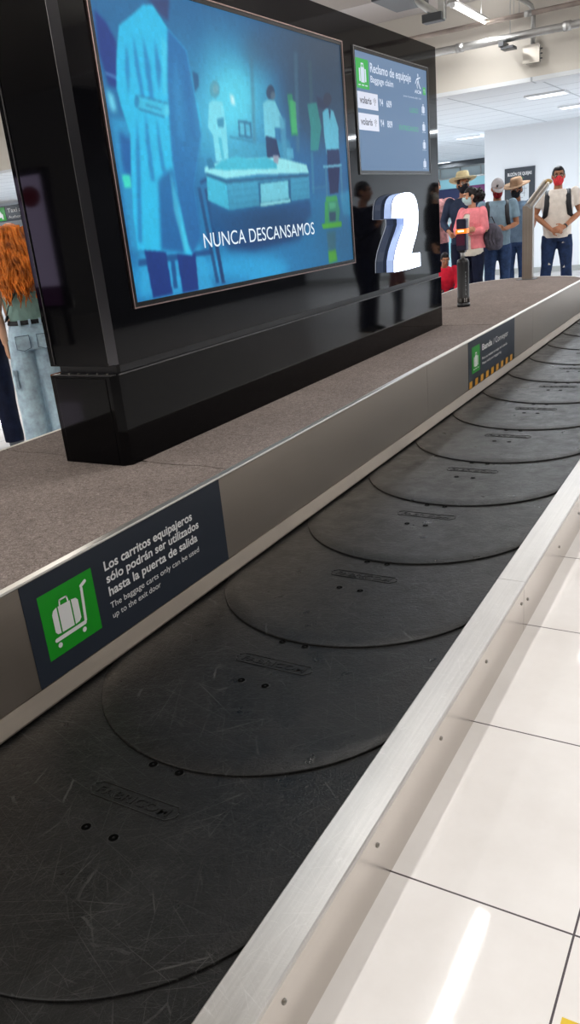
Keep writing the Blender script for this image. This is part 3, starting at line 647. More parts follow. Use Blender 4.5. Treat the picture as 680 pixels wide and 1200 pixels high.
[[80,175,205],1,1.0,[[0.447,0.612],[0.465,0.611],[0.463,0.564],[0.445,0.566]]],
[[70,165,200],1,1.0,[[0.471,0.608],[0.489,0.607],[0.488,0.563],[0.47,0.565]]],
[[40,110,150],1,0.8,[[0.4,0.56],[0.497,0.548],[0.496,0.538],[0.398,0.551]]],
[[40,62,95],1,1.0,[[0.619,0.743],[0.617,0.733],[0.612,0.724],[0.606,0.717],[0.599,0.713],[0.592,0.712],[0.586,0.714],[0.582,0.72],[0.579,0.728],[0.579,0.738],[0.582,0.748],[0.586,0.757],[0.592,0.764],[0.599,0.769],[0.606,0.77],[0.612,0.767],[0.617,0.761],[0.619,0.753]]],
[[112,200,222],1,1.0,[[0.559,0.695],[0.58,0.71],[0.616,0.711],[0.655,0.623],[0.648,0.603],[0.604,0.606],[0.602,0.557],[0.552,0.563]]],
[[26,42,85],1,1.0,[[0.556,0.57],[0.607,0.56],[0.623,0.45],[0.555,0.453]]],
[[90,110,130],1,0.8,[[0.622,0.731],[0.62,0.725],[0.618,0.72],[0.614,0.716],[0.61,0.714],[0.606,0.713],[0.602,0.715],[0.599,0.718],[0.598,0.722],[0.598,0.728],[0.599,0.733],[0.602,0.739],[0.605,0.743],[0.609,0.745],[0.614,0.746],[0.617,0.744],[0.62,0.741],[0.622,0.736]]],
[[70,150,185],2,0.8,[[0.63,0.657],[0.661,0.644],[0.65,0.457],[0.633,0.457]]],
[[90,180,210],1,0.7,[[0.653,0.526],[0.687,0.527],[0.687,0.482],[0.652,0.481]]],
[[40,140,110],1,1.0,[[0.681,0.745],[0.706,0.748],[0.719,0.58],[0.684,0.578]]],
[[70,190,115],1,0.8,[[0.691,0.723],[0.721,0.72],[0.716,0.591],[0.689,0.589]]],
[[45,150,150],1,0.9,[[0.783,0.717],[0.836,0.73],[0.854,0.625],[0.825,0.522],[0.781,0.52],[0.792,0.62]]],
[[38,55,95],2,0.9,[[0.838,0.759],[0.904,0.731],[0.896,0.701],[0.843,0.71]]],
[[45,60,92],1,1.0,[[0.927,0.755],[0.924,0.745],[0.919,0.736],[0.912,0.728],[0.903,0.724],[0.894,0.723],[0.886,0.726],[0.88,0.731],[0.877,0.739],[0.876,0.749],[0.879,0.759],[0.884,0.768],[0.891,0.776],[0.9,0.78],[0.908,0.781],[0.916,0.779],[0.923,0.773],[0.926,0.765]]],
[[100,198,228],1,1.0,[[0.866,0.691],[0.892,0.712],[0.932,0.705],[0.957,0.633],[0.951,0.511],[0.873,0.509],[0.866,0.597]]],
[[38,60,105],1,1.0,[[0.903,0.716],[0.917,0.703],[0.907,0.659]]],
[[24,40,90],1,1.0,[[0.875,0.479],[0.954,0.481],[0.929,0.333],[0.876,0.327]]],
[[28,52,100],1,1.0,[[0.875,0.528],[0.953,0.534],[0.952,0.458],[0.878,0.453]]],
[[110,190,215],1,1.0,[[0.848,0.456],[0.963,0.466],[0.962,0.454],[0.847,0.445]]],
[[60,130,170],1,1.0,[[0.857,0.449],[0.867,0.449],[0.862,0.29],[0.852,0.29]]],
[[60,130,170],1,1.0,[[0.951,0.454],[0.962,0.454],[0.958,0.285],[0.947,0.285]]],
[[50,120,165],1,0.8,[[0.77,0.361],[0.87,0.37],[0.869,0.358],[0.769,0.35]]],
[[60,140,175],1,0.6,[[0.781,0.513],[0.795,0.514],[0.786,0.331],[0.772,0.331]]],
[[60,170,215],3,0.6,[[0.939,0.325],[1.008,0.343],[1.003,0.221],[0.952,0.225]]],
[[24,84,140],4,1.0,[[0.285,0.324],[0.365,0.283],[0.755,0.31],[0.758,0.239],[0.628,0.141],[0.443,0.122],[0.329,0.153],[0.285,0.227]]],
[[18,62,115],6,0.8,[[0.33,0.166],[0.634,0.194],[0.736,0.215],[0.681,0.134],[0.461,0.116],[0.347,0.131]]],
[[60,180,212],1,1.0,[[0.292,0.429],[0.367,0.404],[0.365,0.283],[0.285,0.324]]],
[[58,150,188],1,1.0,[[0.367,0.404],[0.762,0.423],[0.756,0.313],[0.365,0.283]]],
[[150,228,236],1,1.0,[[0.288,0.443],[0.368,0.468],[0.603,0.487],[0.752,0.459],[0.762,0.423],[0.496,0.416],[0.366,0.401],[0.285,0.423]]],
[[30,88,130],1,1.0,[[0.291,0.423],[0.366,0.398],[0.762,0.419],[0.761,0.408],[0.364,0.383],[0.29,0.411]]],
[[38,120,160],1,0.6,[[0.364,0.355],[0.502,0.367],[0.502,0.364],[0.364,0.352]]],
[[38,120,160],1,0.6,[[0.658,0.377],[0.758,0.387],[0.758,0.383],[0.658,0.374]]],
[[38,120,160],1,0.6,[[0.361,0.33],[0.499,0.341],[0.499,0.338],[0.361,0.327]]],
[[38,120,160],1,0.6,[[0.655,0.349],[0.756,0.357],[0.755,0.354],[0.655,0.346]]],
[[38,120,160],1,0.6,[[0.358,0.305],[0.496,0.315],[0.496,0.311],[0.358,0.302]]],
[[38,120,160],1,0.6,[[0.652,0.321],[0.753,0.328],[0.752,0.325],[0.652,0.318]]],
[[30,96,140],1,1.0,[[0.501,0.387],[0.66,0.398],[0.654,0.296],[0.496,0.285]]],
[[110,200,220],1,1.0,[[0.511,0.38],[0.647,0.392],[0.643,0.315],[0.506,0.304]]],
[[140,220,232],1,1.0,[[0.503,0.304],[0.651,0.314],[0.65,0.3],[0.501,0.288]]],
[[58,178,205],1,1.0,[[0.315,0.438],[0.354,0.465],[0.414,0.485],[0.467,0.477],[0.551,0.485],[0.596,0.467],[0.597,0.44],[0.462,0.436],[0.363,0.432]]],
[[35,105,150],1,1.0,[[0.297,0.47],[0.317,0.476],[0.328,0.441],[0.302,0.435]]],
[[150,150,170],1,1.0,[[0.583,0.493],[0.612,0.494],[0.604,0.46],[0.584,0.466]]],
[[55,150,120],2,1.0,[[0.849,0.313],[0.917,0.318],[0.932,0.246],[0.915,0.176],[0.841,0.175]]],
[[60,170,95],1,1.0,[[0.849,0.313],[0.917,0.318],[0.92,0.295],[0.852,0.29]]],
[[60,170,95],1,1.0,[[0.842,0.291],[0.862,0.29],[0.853,0.189],[0.831,0.183]]],
[[85,190,60],1,1.0,[[0.812,0.193],[0.938,0.194],[0.936,0.17],[0.82,0.169]]],
[[80,180,140],1,1.0,[[0.867,0.285],[0.909,0.287],[0.907,0.26],[0.869,0.258]]],
[[40,80,110],1,1.0,[[0.863,0.243],[0.905,0.244],[0.901,0.201],[0.864,0.2]]],
[[85,180,60],2,1.0,[[0.841,0.064],[0.888,0.066],[0.894,0.008],[0.84,0.004]]],
[[60,110,120],3,0.7,[[0.839,0.155],[0.897,0.154],[0.888,0.066],[0.841,0.064]]]]
def picture(name, y0, y1, z0, z1, X, img, parent, rough=.42):
    H, W, _ = img.shape; me = bpy.data.meshes.new(name)
    yy, zz = np.meshgrid(np.linspace(y0, y1, W), np.linspace(z0, z1, H))
    co = np.stack([np.full(yy.shape, X), yy, zz], -1).reshape(-1, 3)
    i = (np.arange(H-1)[:, None]*W+np.arange(W-1)[None]).reshape(-1)
    F = np.stack([i, i+1, i+W+1, i+W], -1)
    me.vertices.add(len(co)); me.vertices.foreach_set('co', co.ravel()); me.loops.add(F.size); me.loops.foreach_set('vertex_index', F.ravel().astype(np.int32))
    me.polygons.add(len(F)); me.polygons.foreach_set('loop_start', np.arange(0, F.size, 4, dtype=np.int32)); me.update(calc_edges=True)
    s = img.reshape(-1, 3)/255.; lin = np.where(s <= .04045, s/12.92, ((s+.055)/1.055)**2.4)
    at = me.color_attributes.new('still', 'FLOAT_COLOR', 'POINT'); at.data.foreach_set('color', np.c_[lin, np.ones(len(lin))].ravel())
    m = mat('film_still', (4, 4, 5), rough, es=1.0, emis=(0, 0, 0), spec=.2); nt = m.node_tree; a = nt.nodes.new('ShaderNodeAttribute'); a.attribute_name = 'still'
    nt.links.new(a.outputs['Color'], nt.nodes['Principled BSDF'].inputs['Emission Color']); me.materials.append(m)
    return link(name, me, parent)
picture('picture', TY0+.022, TY1-.022, TZ0+.022, TZ1-.022, KX+.003, paint(SHAPES), t)
lettering('caption', 'NUNCA DESCANSAMOS', 2.882, 3.884, 1.308, .060, KX+.0045, m_cap_txt, t, .0)

# flight display
DY0, DY1, DZ0, DZ1 = 4.495, 5.66, 1.600, 2.262
t = thing('flight_display', (KX, 5.08, 1.6), 'blue baggage claim display listing two flights, beside the big screen', 'display')
frame_ring('outer_trim', DY0, DY1, DZ0, DZ1, .005, KX-.002, KX+.008, m_trim2, t)
frame_ring('bezel', DY0+.005, DY1-.005, DZ0+.005, DZ1-.005, .017, KX-.002, KX+.005, m_bezel, t)
sc_ = MB().box((KX-.002, DY0+.022, DZ0+.022), (KX+.0025, DY1-.022, DZ1-.022)).build('screen_panel', m_disp, t)
X = KX+.0035
def flat(name, pts, X, m, parent): return MB().add([(X, y, z) for y, z in pts], [list(range(len(pts)))]).build(name, m, parent)
def rect(name, y0, z0, y1, z1, X, m, parent): return flat(name, [(y0, z0), (y1, z0), (y1, z1), (y0, z1)], X, m, parent)
def suitcase(y, z, s, X, m, parent, bars=True, name='suitcase_pictogram'):
    """suitcase outline of height s, lower left at (y, z)"""
    q = MB(); w_ = s*.84
    def r(a, b, c, d): q.add([(X, y+a*w_, z+b*s), (X, y+c*w_, z+b*s), (X, y+c*w_, z+d*s), (X, y+a*w_, z+d*s)], [(0, 1, 2, 3)])
    r(.02, .18, .20, .74); r(.26, .14, .74, .80); r(.80, .18, .98, .74); r(.32, .80, .40, .98); r(.60, .80, .68, .98); r(.32, .92, .68, .98)
    if bars: r(-.12, 0, .18, .045); r(.32, 0, .66, .045); r(.80, 0, 1.12, .045)
    return q.build(name, m, parent)
g = rect('pictogram_tile', 4.523, 2.053, 4.694, 2.205, X, m_dgreen, t)
suitcase(4.558, 2.068, .118, X+.001, m_dwhite, g)
lettering('lettering', 'Reclamo de equipaje', 4.717, 5.352, 2.149, .047, X, m_dwhite, t, .018)
lettering('lettering', 'Baggage claim', 4.717, 5.056, 2.096, .034, X, m_dwhite, t, .015)
for za, zb, num in ((1.950, 2.037, '609'), (1.838, 1.926, '809')):
    tl = rect('airline_tile', 4.523, za, 4.808, zb, X, m_dpale, t)
    lettering('lettering', 'volaris', 4.55, 4.712, za+.028, .036, X+.001, m_ddark, tl, .022)
    q = MB()
    for a, b in ((0, 0), (.5, .3), (1, 0), (.5, -.35), (.5, .9), (0, .55), (1, .55), (.5, -.9)):
        q.box((X+.0005, 4.742+a*.028, za+.042+b*.018), (X+.001, 4.749+a*.028, za+.048+b*.018))
    q.build('airline_emblem', m_ddark, tl)
    lettering('lettering', 'Y4', 4.826, 4.884, za+.030, .038, X, m_dwhite, t, .015); lettering('lettering', num, 4.935, 5.015, za+.030, .036, X, m_dwhite, t, .018)
lettering('lettering', 'LLEGÓ', 5.312, 5.462, 1.974, .026, X, m_dgtext, t, .012); lettering('lettering', 'ENTREGANDO', 5.124, 5.456, 1.862, .028, X, m_dgtext, t, .012)
for z in (1.970, 1.862, 1.752, 1.635): suitcase(5.530, z, .066, X, m_dwhite, t)
# airport emblem: a stylised walking figure over its initials
q = MB()
for P_ in ([(5.470, 2.208), (5.485, 2.208), (5.488, 2.192), (5.470, 2.190)], [(5.425, 2.150), (5.450, 2.176), (5.470, 2.185), (5.520, 2.192), (5.522, 2.186), (5.478, 2.176), (5.455, 2.168), (5.432, 2.143)], [(5.468, 2.184), (5.482, 2.184), (5.497, 2.150), (5.526, 2.122), (5.512, 2.120), (5.484, 2.146)], [(5.470, 2.168), (5.478, 2.160), (5.464, 2.140), (5.470, 2.122), (5.460, 2.122), (5.452, 2.140)]):
    q.add([(X, y, z) for y, z in P_], [list(range(len(P_)))])
q.build('airport_emblem', m_dwhite, t)
lettering('lettering', 'AICM', 5.412, 5.529, 2.092, .020, X, m_dwhite, t, .02); lettering('lettering', 'Jueves 4 noviembre 2021 11:01', 5.213, 5.525, 2.058, .010, X, m_dwhite, t)
g = rect('terminal_tile', 5.563, 2.092, 5.612, 2.137, X, m_dgreen, t); lettering('lettering', 'T1', 5.572, 5.602, 2.104, .020, X+.001, m_dwhite, g)

# illuminated figure 2
t = thing('illuminated_number', (KX, 4.97, 1.02), 'glowing white block number 2 fixed to the black tower', 'number')
TWO = [(4.741, 1.027), (4.835, 1.024), (5.008, 1.023), (5.190, 1.025), (5.192, 1.103), (5.186, 1.110), (5.035, 1.114), (5.075, 1.165), (5.125, 1.214), (5.158, 1.260), (5.177, 1.310), (5.180, 1.365), (5.170, 1.410), (5.149, 1.443), (5.111, 1.470), (5.052, 1.484), (4.980, 1.486), (4.901, 1.481), (4.838, 1.472), (4.792, 1.454), (4.764, 1.428), (4.750, 1.395), (4.741, 1.345), (4.942, 1.336), (4.940, 1.300), (4.905, 1.265), (4.832, 1.202), (4.781, 1.150), (4.749, 1.095)]
TWO = [(y*1.011, 1.371+(z-1.371)*1.011) for y, z in TWO]
MB().prism(TWO, KX+.012, KX+.062, axis='x').build('letter_sides', m_twoside, t)
MB().prism(TWO, KX+.0625, KX+.066, axis='x').build('letter_face', m_two, t)
cy = sum(p[0] for p in TWO)/len(TWO); cz = sum(p[1] for p in TWO)/len(TWO)
q = MB(); n = len(TWO); big = [(cy+(y-cy)*1.012, cz+(z-cz)*1.01) for y, z in TWO]
q.prism(big, KX+.058, KX+.0615, axis='x'); q.build('face_rim', m_signnavy, t)
for y, z in ((4.85, 1.06), (5.1, 1.06), (4.85, 1.42), (5.1, 1.42)): MB().tube([(KX-.002, y, z), (KX+.014, y, z)], .008, 8).build('standoff', m_screw, t)

# ------------------------------------------------------------------ signs on the fascia
FX = CX+IW
def fascia_sign(y0, y1, z0, z1, label):
    t = thing('fascia_sign', (FX, (y0+y1)/2, z0), label, 'sign')
    MB().box((FX+.0002, y0, z0), (FX+.0014, y1, z1)).build('backing', m_signnavy, t)
    return t
t = fascia_sign(1.236, 2.178, .2125, .5285, 'navy sign with green baggage cart pictogram and white Spanish text, near end')
X = FX+.0018
g = rect('pictogram_tile', 1.2865, .2735, 1.4985, .4745, X, m_signgreen, t)
X2 = X+.0006
def capsule(q, a, b, r, X, n=8):
    a, b = np.array(a), np.array(b); d = (b-a)/np.linalg.norm(b-a); ang = math.atan2(d[1], d[0]); P = []
    for k in range(n+1): P.append((b[0]+r*math.cos(ang-PI/2+PI*k/n), b[1]+r*math.sin(ang-PI/2+PI*k/n)))
    for k in range(n+1): P.append((a[0]+r*math.cos(ang+PI/2+PI*k/n), a[1]+r*math.sin(ang+PI/2+PI*k/n)))
    q.add([(X, y, z) for y, z in P], [list(range(len(P)))])
q = MB(); capsule(q, (1.323, .323), (1.437, .324), .0062, X2); capsule(q, (1.441, .330), (1.448, .430), .0052, X2+.0001); capsule(q, (1.448, .438), (1.466, .446), .0055, X2)
for y in (1.332, 1.430): q.add([(X2, y+.0080*math.cos(k*PI/8), .304+.0080*math.sin(k*PI/8)) for k in range(16)], [list(range(16))])
q.build('cart_pictogram', m_signwhite, g)
q = MB()
q.add([(X2, y, z) for y, z in [(1.350, .337), (1.397, .336), (1.397, .416), (1.350, .418)]], [(0, 1, 2, 3)])
q.add([(X2, y, z) for y, z in [(1.345, .337), (1.332, .339), (1.325, .348), (1.325, .402), (1.331, .413), (1.345, .418)]], [list(range(6))][::-1])
q.add([(X2, y, z) for y, z in [(1.402, .336), (1.418, .338), (1.427, .346), (1.427, .404), (1.420, .413), (1.402, .416)]], [list(range(6))])
capsule(q, (1.358, .418), (1.360, .434), .0026, X2); capsule(q, (1.390, .418), (1.388, .434), .0026, X2); capsule(q, (1.360, .434), (1.388, .434), .0026, X2)
q.build('suitcase_pictogram', m_signwhite, g)
for s, a, b, z, h, bo in (('Los carritos equipajeros', 1.552, 1.997, .4390, .0300, .022), ('sólo podrán ser utilizados', 1.552, 2.027, .3980, .0290, .022), ('hasta la puerta de salida', 1.553, 2.010, .3540, .0300, .022), ('The baggage carts only can be used', 1.549, 2.010, .3130, .0200, .0), ('up to the exit door', 1.551, 1.786, .2790, .0200, .0)):
    lettering('lettering', s, a, b, z, h, X, m_signwhite, t, bo)
t = fascia_sign(5.072, 6.222, .2125, .5285, 'navy conveyor warning sign with a yellow and black hazard strip, far end')
g = rect('pictogram_tile', 5.147, .303, 5.324, .481, X, m_signgreen, t); suitcase(5.187, .325, .115, X2, m_signwhite, g)
lettering('lettering', 'Banda', 5.380, 5.615, .425, .040, X, m_signwhite, t, .022); lettering('lettering', '/ Conveyor', 5.650, 6.035, .423, .040, X, m_signwhite, t, .0)
lettering('lettering', 'Para su maleta no salga de la banda', 5.378, 6.009, .360, .017, X, m_signwhite, t, .01); lettering('lettering', 'Please verify your baggage tag', 5.379, 5.843, .325, .017, X, m_signwhite, t, .01)
g = rect('hazard_strip', 5.074, .2140, 6.220, .2600, X, m_hazk, t); q = MB(); k = 0
while 5.076+k*.126 < 6.17:
    y = 5.080+k*.126; q.add([(X2, y, .2145), (X2, y+.062, .2145), (X2, y+.070, .2595), (X2, y+.008, .2595)], [(0, 1, 2, 3)]); k += 1
q.build('hazard_bars', m_hazy, g)

# ------------------------------------------------------------------ posts on the island
bx, by = -2.293, 6.969
t = thing('barrier_post', (bx, by, .5365), 'slim black cylindrical post with an orange lamp head, on the carpet', 'post')
MB().lathe((bx, by, .5365), [(.0, 0), (.056, 0), (.056, .02), (.052, .024), (.052, .375), (.048, .395), (.036, .405), (0, .405)]).build('post_body', m_blackp, t)
MB().lathe((bx, by, .5365), [(.0522, .035), (.0532, .035), (.0532, .082), (.0522, .082)]).build('base_band', m_joint, t)
for a in (-1.9, -.9): 
    q = MB(); c_, s_ = math.cos(a), math.sin(a)
    q.add([(bx+.0535*math.cos(a+d), by+.0535*math.sin(a+d), z) for d, z in ((-.2, .578), (.2, .578), (.2, .612), (-.2, .612))], [(0, 1, 2, 3)]); q.build('white_square', m_signwhite, t)
q = MB()
for k in range(16):
    z = .64+k*.0125; q.add([(bx+.0526*math.cos(-.85+d), by+.0526*math.sin(-.85+d), zz) for d, zz in ((-.05, z), (.09-.05*(k % 3), z), (.09-.05*(k % 3), z+.007), (-.05, z+.007))], [(0, 1, 2, 3)])
q.build('side_lettering', mat('dull_white_print', (150, 152, 158), .5), t)
MB().lathe((bx, by, .94), [(0, 0), (.018, 0), (.018, .075), (0, .075)]).build('neck', m_galv, t)
MB().box((bx-.043, by-.035, 1.012), (bx+.043, by+.035, 1.272)).build('lamp_head', mat('head_navy', (34, 34, 62), .3), t, bevel=.008)
MB().box((bx-.026, by-.03, .995), (bx+.026, by+.03, 1.03)).build('lamp_collar', m_blackp, t, bevel=.005)
MB().box((bx-.043, by-.0365, 1.055), (bx+.030, by-.034, 1.145)).build('maroon_panel', mat('head_maroon', (92, 22, 60), .3), t)
MB().box((bx-.049, by-.041, 1.152), (bx+.049, by+.041, 1.190)).build('lamp_band', m_orange, t, bevel=.006)
MB().box((bx-.026, by-.044, 1.166), (bx+.026, by-.041, 1.180)).build('lamp_core', m_hot, t)
px_, py_ = -2.30, 9.27
t = thing('scanner_post', (px_, py_, .5365), 'square steel post with a sloping two-roller arm, at the far end of the carpet', 'post')
MB().box((px_-.058, py_-.04, .5365), (px_+.054, py_+.04, 1.31)).build('post_body', m_steel, t, bevel=.004)
MB().box((px_-.11, py_-.08, .5365), (px_+.10, py_+.08, .541)).build('foot_plate', m_darkgrey, t, bevel=.001)
d0, d1 = Vector((px_+.0, py_, 1.30)), Vector((px_+.21, py_-.06, 1.53)); dd = (d1-d0).normalized(); side = Vector((-dd.z, 0, dd.x))
q = MB(); q.loft([[p+side*.042+Vector((0, -.04, 0)), p-side*.042+Vector((0, -.04, 0)), p-side*.042+Vector((0, .04, 0)), p+side*.042+Vector((0, .04, 0))] for p in (d0-dd*.02, d1-dd*.02)], smooth=False); q.build('arm', m_galv, t, bevel=.003)
for s in (-1, 1): MB().tube([d0+dd*.04+side*.023*s+Vector((0, -.045, 0)), d1+side*.023*s+Vector((0, -.045, 0))], .017, 12, round_ends=True).build('roller', m_lip, t)
MB().ell(d1+dd*.0, (.052, .05, .03)).build('end_cap', mat('end_cap_amber', (150, 120, 60), .4), t)

# ------------------------------------------------------------------ people
def bake(q, name, mats, parent, voxel, sm=3, cut=None, noise=0, nscale=9, seed=0):
    """one continuous surface out of overlapping closed shapes (voxel union), then smoothed"""
    me = q.mesh('tmp'); o = bpy.data.objects.new('tmp', me); COL.objects.link(o)
    if len(q.v) < 2500:
        m = o.modifiers.new('d', 'SUBSURF'); m.subdivision_type = 'SIMPLE'; m.levels = m.render_levels = 2 if len(q.v) < 1200 else 1
    m = o.modifiers.new('r', 'REMESH'); m.mode = 'VOXEL'; m.voxel_size = voxel; m.use_smooth_shade = True
    m = o.modifiers.new('s', 'SMOOTH'); m.factor = .5; m.iterations = sm
    bpy.context.view_layer.update(); dg = bpy.context.evaluated_depsgraph_get()
    nm = bpy.data.meshes.new_from_object(o.evaluated_get(dg)); bpy.data.objects.remove(o); bpy.data.meshes.remove(me)
    if noise:
        from mathutils import noise as nz
        NN = [v.normal.copy() for v in nm.vertices]
        for v, nv in zip(nm.vertices, NN):
            p = v.co; k = nz.noise(Vector((p.x*nscale+seed, p.y*nscale, p.z*nscale*.55)))+.5*nz.noise(Vector((p.x*nscale*2.3, p.y*nscale*2.3+seed, p.z*nscale*1.6)))
            v.co = p+nv*(k*noise)
    if cut:
        bm = bmesh.new(); bm.from_mesh(nm); bmesh.ops.delete(bm, geom=[f for f in bm.faces if cut(f.calc_center_median())], context='FACES'); bm.to_mesh(nm); bm.free()
    nm.name = name; nm.materials.clear()
    for m in mats if isinstance(mats, (list, tuple)) else [mats]: nm.materials.append(m)
    for p in nm.polygons: p.use_smooth = True; p.material_index = 0
    return nm
def rings_xy(q, rows, n=22, pw=2.4):
    """rows (z, rx, ry, cx, cy): rounded-rectangle rings"""
    R_ = []
    for z, rx, ry, cx, cy in rows:
        r = []
        for k in range(n):
            a = 2*PI*k/n; c, s = math.cos(a), math.sin(a)
            r.append((cx+rx*math.copysign(abs(c)**(2/pw), c), cy+ry*math.copysign(abs(s)**(2/pw), s), z))
        R_.append(r)
    return q.loft(R_)
def cloth(name, c, rough=.85, var=.12, scale=60, stripes=None):
    m = mat(name, c, rough, spec=.2); nd = N(m)
    f = nd.noise(nd.coord(), 14, 4, .6)
    nd.l(nd.ramp(f, [(.3, srgb([v*(1-var) for v in c])), (.7, srgb([min(255, v*(1+var)) for v in c]))]), nd.b.inputs['Base Color'])
    nd.bump(nd.noise(nd.coord(), scale, 3, .6), .35, .004); return m
def skin(name, c):
    m = mat(name, c, .5, spec=.35); m.node_tree.nodes['Principled BSDF'].inputs['Subsurface Weight'].default_value = .05; return m
m_skin_tan = skin('tan_skin', (176, 122, 92)); m_skin_mid = skin('warm_skin', (198, 146, 116)); m_skin_fair = skin('fair_skin', (222, 172, 142)); m_skin_dk = skin('brown_skin', (150, 100, 74))
m_hair_black = cloth('black_hair', (24, 20, 22), .45, .3, 120); m_eye = mat('eye_dark', (28, 20, 18), .15)
m_eyew = mat('eye_white', (225, 220, 215), .3); m_shoe = mat('shoe_dark', (34, 34, 38), .5); m_shoew = mat('shoe_grey_canvas', (96, 100, 108), .7); m_shoelt = mat('shoe_pale', (205, 205, 205), .6)
m_jean = cloth('dark_blue_denim', (34, 50, 82), .8, .2, 200); m_jean2 = cloth('mid_blue_denim', (46, 66, 102), .8, .2, 200); m_jeanl = cloth('light_washed_denim', (186, 212, 236), .85, .14, 240)
m_navytr = cloth('navy_trousers', (22, 28, 50), .8, .2)
m_sole = mat('sole_pale', (190, 190, 186), .7)

def person(label, pos, rz, H, arms, legs=None, skin_m=None, head=(0, 0), top=None, trousers=None, shoes=None, hair='short', hair_m=None, group=None,
           voxel=.006, build=1.0, female=False, crouch=None, torso_lean=0.0, no_clothes_above=False, extras=None, hand_curl=.9, waist=None):
    """local frame: facing -y, x to the person's left; every number below is a fraction of the height"""
    t = thing('person', pos, label, 'person', group)
    Mw = Matrix.Translation(Vector(pos)) @ Matrix.Rotation(rz, 4, 'Z') @ Matrix.Scale(H, 4)
    b = build
    legs = legs or [((.052, 0, .50), (.060, -.012, .28), (.064, .012, .045)), ((-.052, 0, .50), (-.060, -.012, .28), (-.064, .012, .045))]
    zo = Vector(crouch) if crouch else Vector((0, 0, 0))      # shift of the trunk when crouching
    T = Matrix.Translation(zo) @ Matrix.Translation((0, 0, .52)) @ Matrix.Rotation(torso_lean, 4, 'X') @ Matrix.Translation((0, 0, -.52))
    def tr(q, i0, M=T): q.v[i0:] = [tuple(M @ Vector(v)) for v in q.v[i0:]]
    sh = .112*b if not female else .098*b
    def trunk(q, d=0.0, z0=.47, z1=.835, nd_=0.0):
        hip = .092 if female else .088
        rows = [(.47, hip*.9, .060, 0, .004), (.50, hip, .064, 0, .004), (.54, hip*.98, .062, 0, .002), (.60, (.074 if female else .082)*b, .052*b, 0, -.002), (.66, .083*b, .056*b, 0, -.004),
                (.72, .092*b, .062*b, 0, -.006), (.77, .095*b, .058*b, 0, -.002), (.805, .086*b, .048*b, 0, .002), (.820, .068*b, .042*b, 0, .004), (.834, .048*b, .037*b, 0, .004), (.846, .034, .032, 0, .004)]
        rows = [(z, rx+d, ry+d, x, y+nd_) for z, rx, ry, x, y in rows]
        out = []
        for k, r in enumerate(rows):
            if r[0] < z0:
                if k+1 < len(rows) and rows[k+1][0] > z0:
                    f = (z0-r[0])/(rows[k+1][0]-r[0]); out.append(tuple(a+(c-a)*f for a, c in zip(r, rows[k+1])))
            elif r[0] <= z1: out.append(r)
            elif k and rows[k-1][0] < z1-1e-6:
                p_ = rows[k-1]; f = (z1-p_[0])/(r[0]-p_[0]); out.append(tuple(a+(c-a)*f for a, c in zip(p_, r)))
        return rings_xy(q, out)
    def headM():
        return T @ Matrix.Translation((0, 0, .865)) @ Matrix.Rotation(head[0], 4, 'Z') @ Matrix.Rotation(head[1], 4, 'X') @ Matrix.Translation((0, 0, -.865))
    HM = headM()
    def headshape(q, d=0.0):
        i = len(q.v)
        q.ell((0, .004, .943), (.0435+d, .0545+d, .056+d), 20, 14); q.ell((0, -.014, .905), (.034+d, .040+d, .040+d), 18, 12); q.ell((0, -.030, .893), (.020+d, .024+d, .020+d))
        return i
    # ---- body
    q = MB(); i = len(q.v); trunk(q); q.tube([(0, .008, .82), (0, .002, .88)], [.033, .030], 14)
    tr(q, i)
    i = headshape(q)
    q.tube([(0, -.050, .945), (0, -.062, .922), (0, -.056, .914)], [.006, .0095, .006], 8, round_ends=True)
    q.ell((0, -.047, .958), (.028, .008, .006)); q.ell((.0, -.051, .899), (.014, .006, .0042))
    for s in (-1, 1): q.ell((s*.045, .004, .930), (.006, .013, .018)); q.ell((s*.025, -.036, .925), (.012, .012, .010))
    tr(q, i, HM)
    def arm_pts(a): return [T @ Vector(p) for p in a]
    HANDS = []
    for s, a in zip((1, -1), arms):
        S = T @ Vector((s*sh, .004, .803)); E, W = [T @ Vector(p) for p in a[:2]]
        q.tube([S+(S-E).normalized()*.01, S+(E-S)*.25, S+(E-S)*.6, E, E+(W-E)*.3, E+(W-E)*.7, W], [.029*b, .0285*b, .0255*b, .0215, .0220, .0175, .0145], 12, round_ends=True)
        hd = (W-E).normalized() if len(a) < 3 else Vector(a[2]).normalized()
        nrm = Vector(a[3]) if len(a) > 3 else Vector((-s, 0, 0))     # palm direction
        nrm = (nrm-hd*nrm.dot(hd)).normalized(); lat = hd.cross(nrm)*1.0
        palm_e = W+hd*.052
        q.tube([W-hd*.006, W+hd*.012, W+hd*.034, palm_e], [.0150, .0205, .0245, .0225], 12, flat=.46, up=lat, round_ends=True)
        curl = hand_curl
        for k, (o_, L) in enumerate(((-.0165, .040), (-.0055, .046), (.0055, .043), (.0160, .034))):
            p0 = palm_e+lat*o_-hd*.006; p1 = p0+(hd*math.cos(curl*.4)+nrm*math.sin(curl*.4))*L*.48
            p2 = p1+(hd*math.cos(curl)+nrm*math.sin(curl))*L*.34; p3 = p2+(hd*math.cos(curl*1.6)+nrm*math.sin(curl*1.6))*L*.26
            q.tube([p0, p1, p2, p3], [.0054, .0050, .0047, .0040], 8, round_ends=True)
        tl = lat*(-1 if nrm.dot(Vector((0, 0, 1))) > -9 else 1)
        p0 = W+hd*.014+tl*.014; p1 = p0+(hd*.6+tl*.75+nrm*.2).normalized()*.024; p2 = p1+(hd*.9+tl*.15+nrm*.4).normalized()*.022
        q.tube([p0, p1, p2], [.0075, .0062, .0050], 8, round_ends=True)
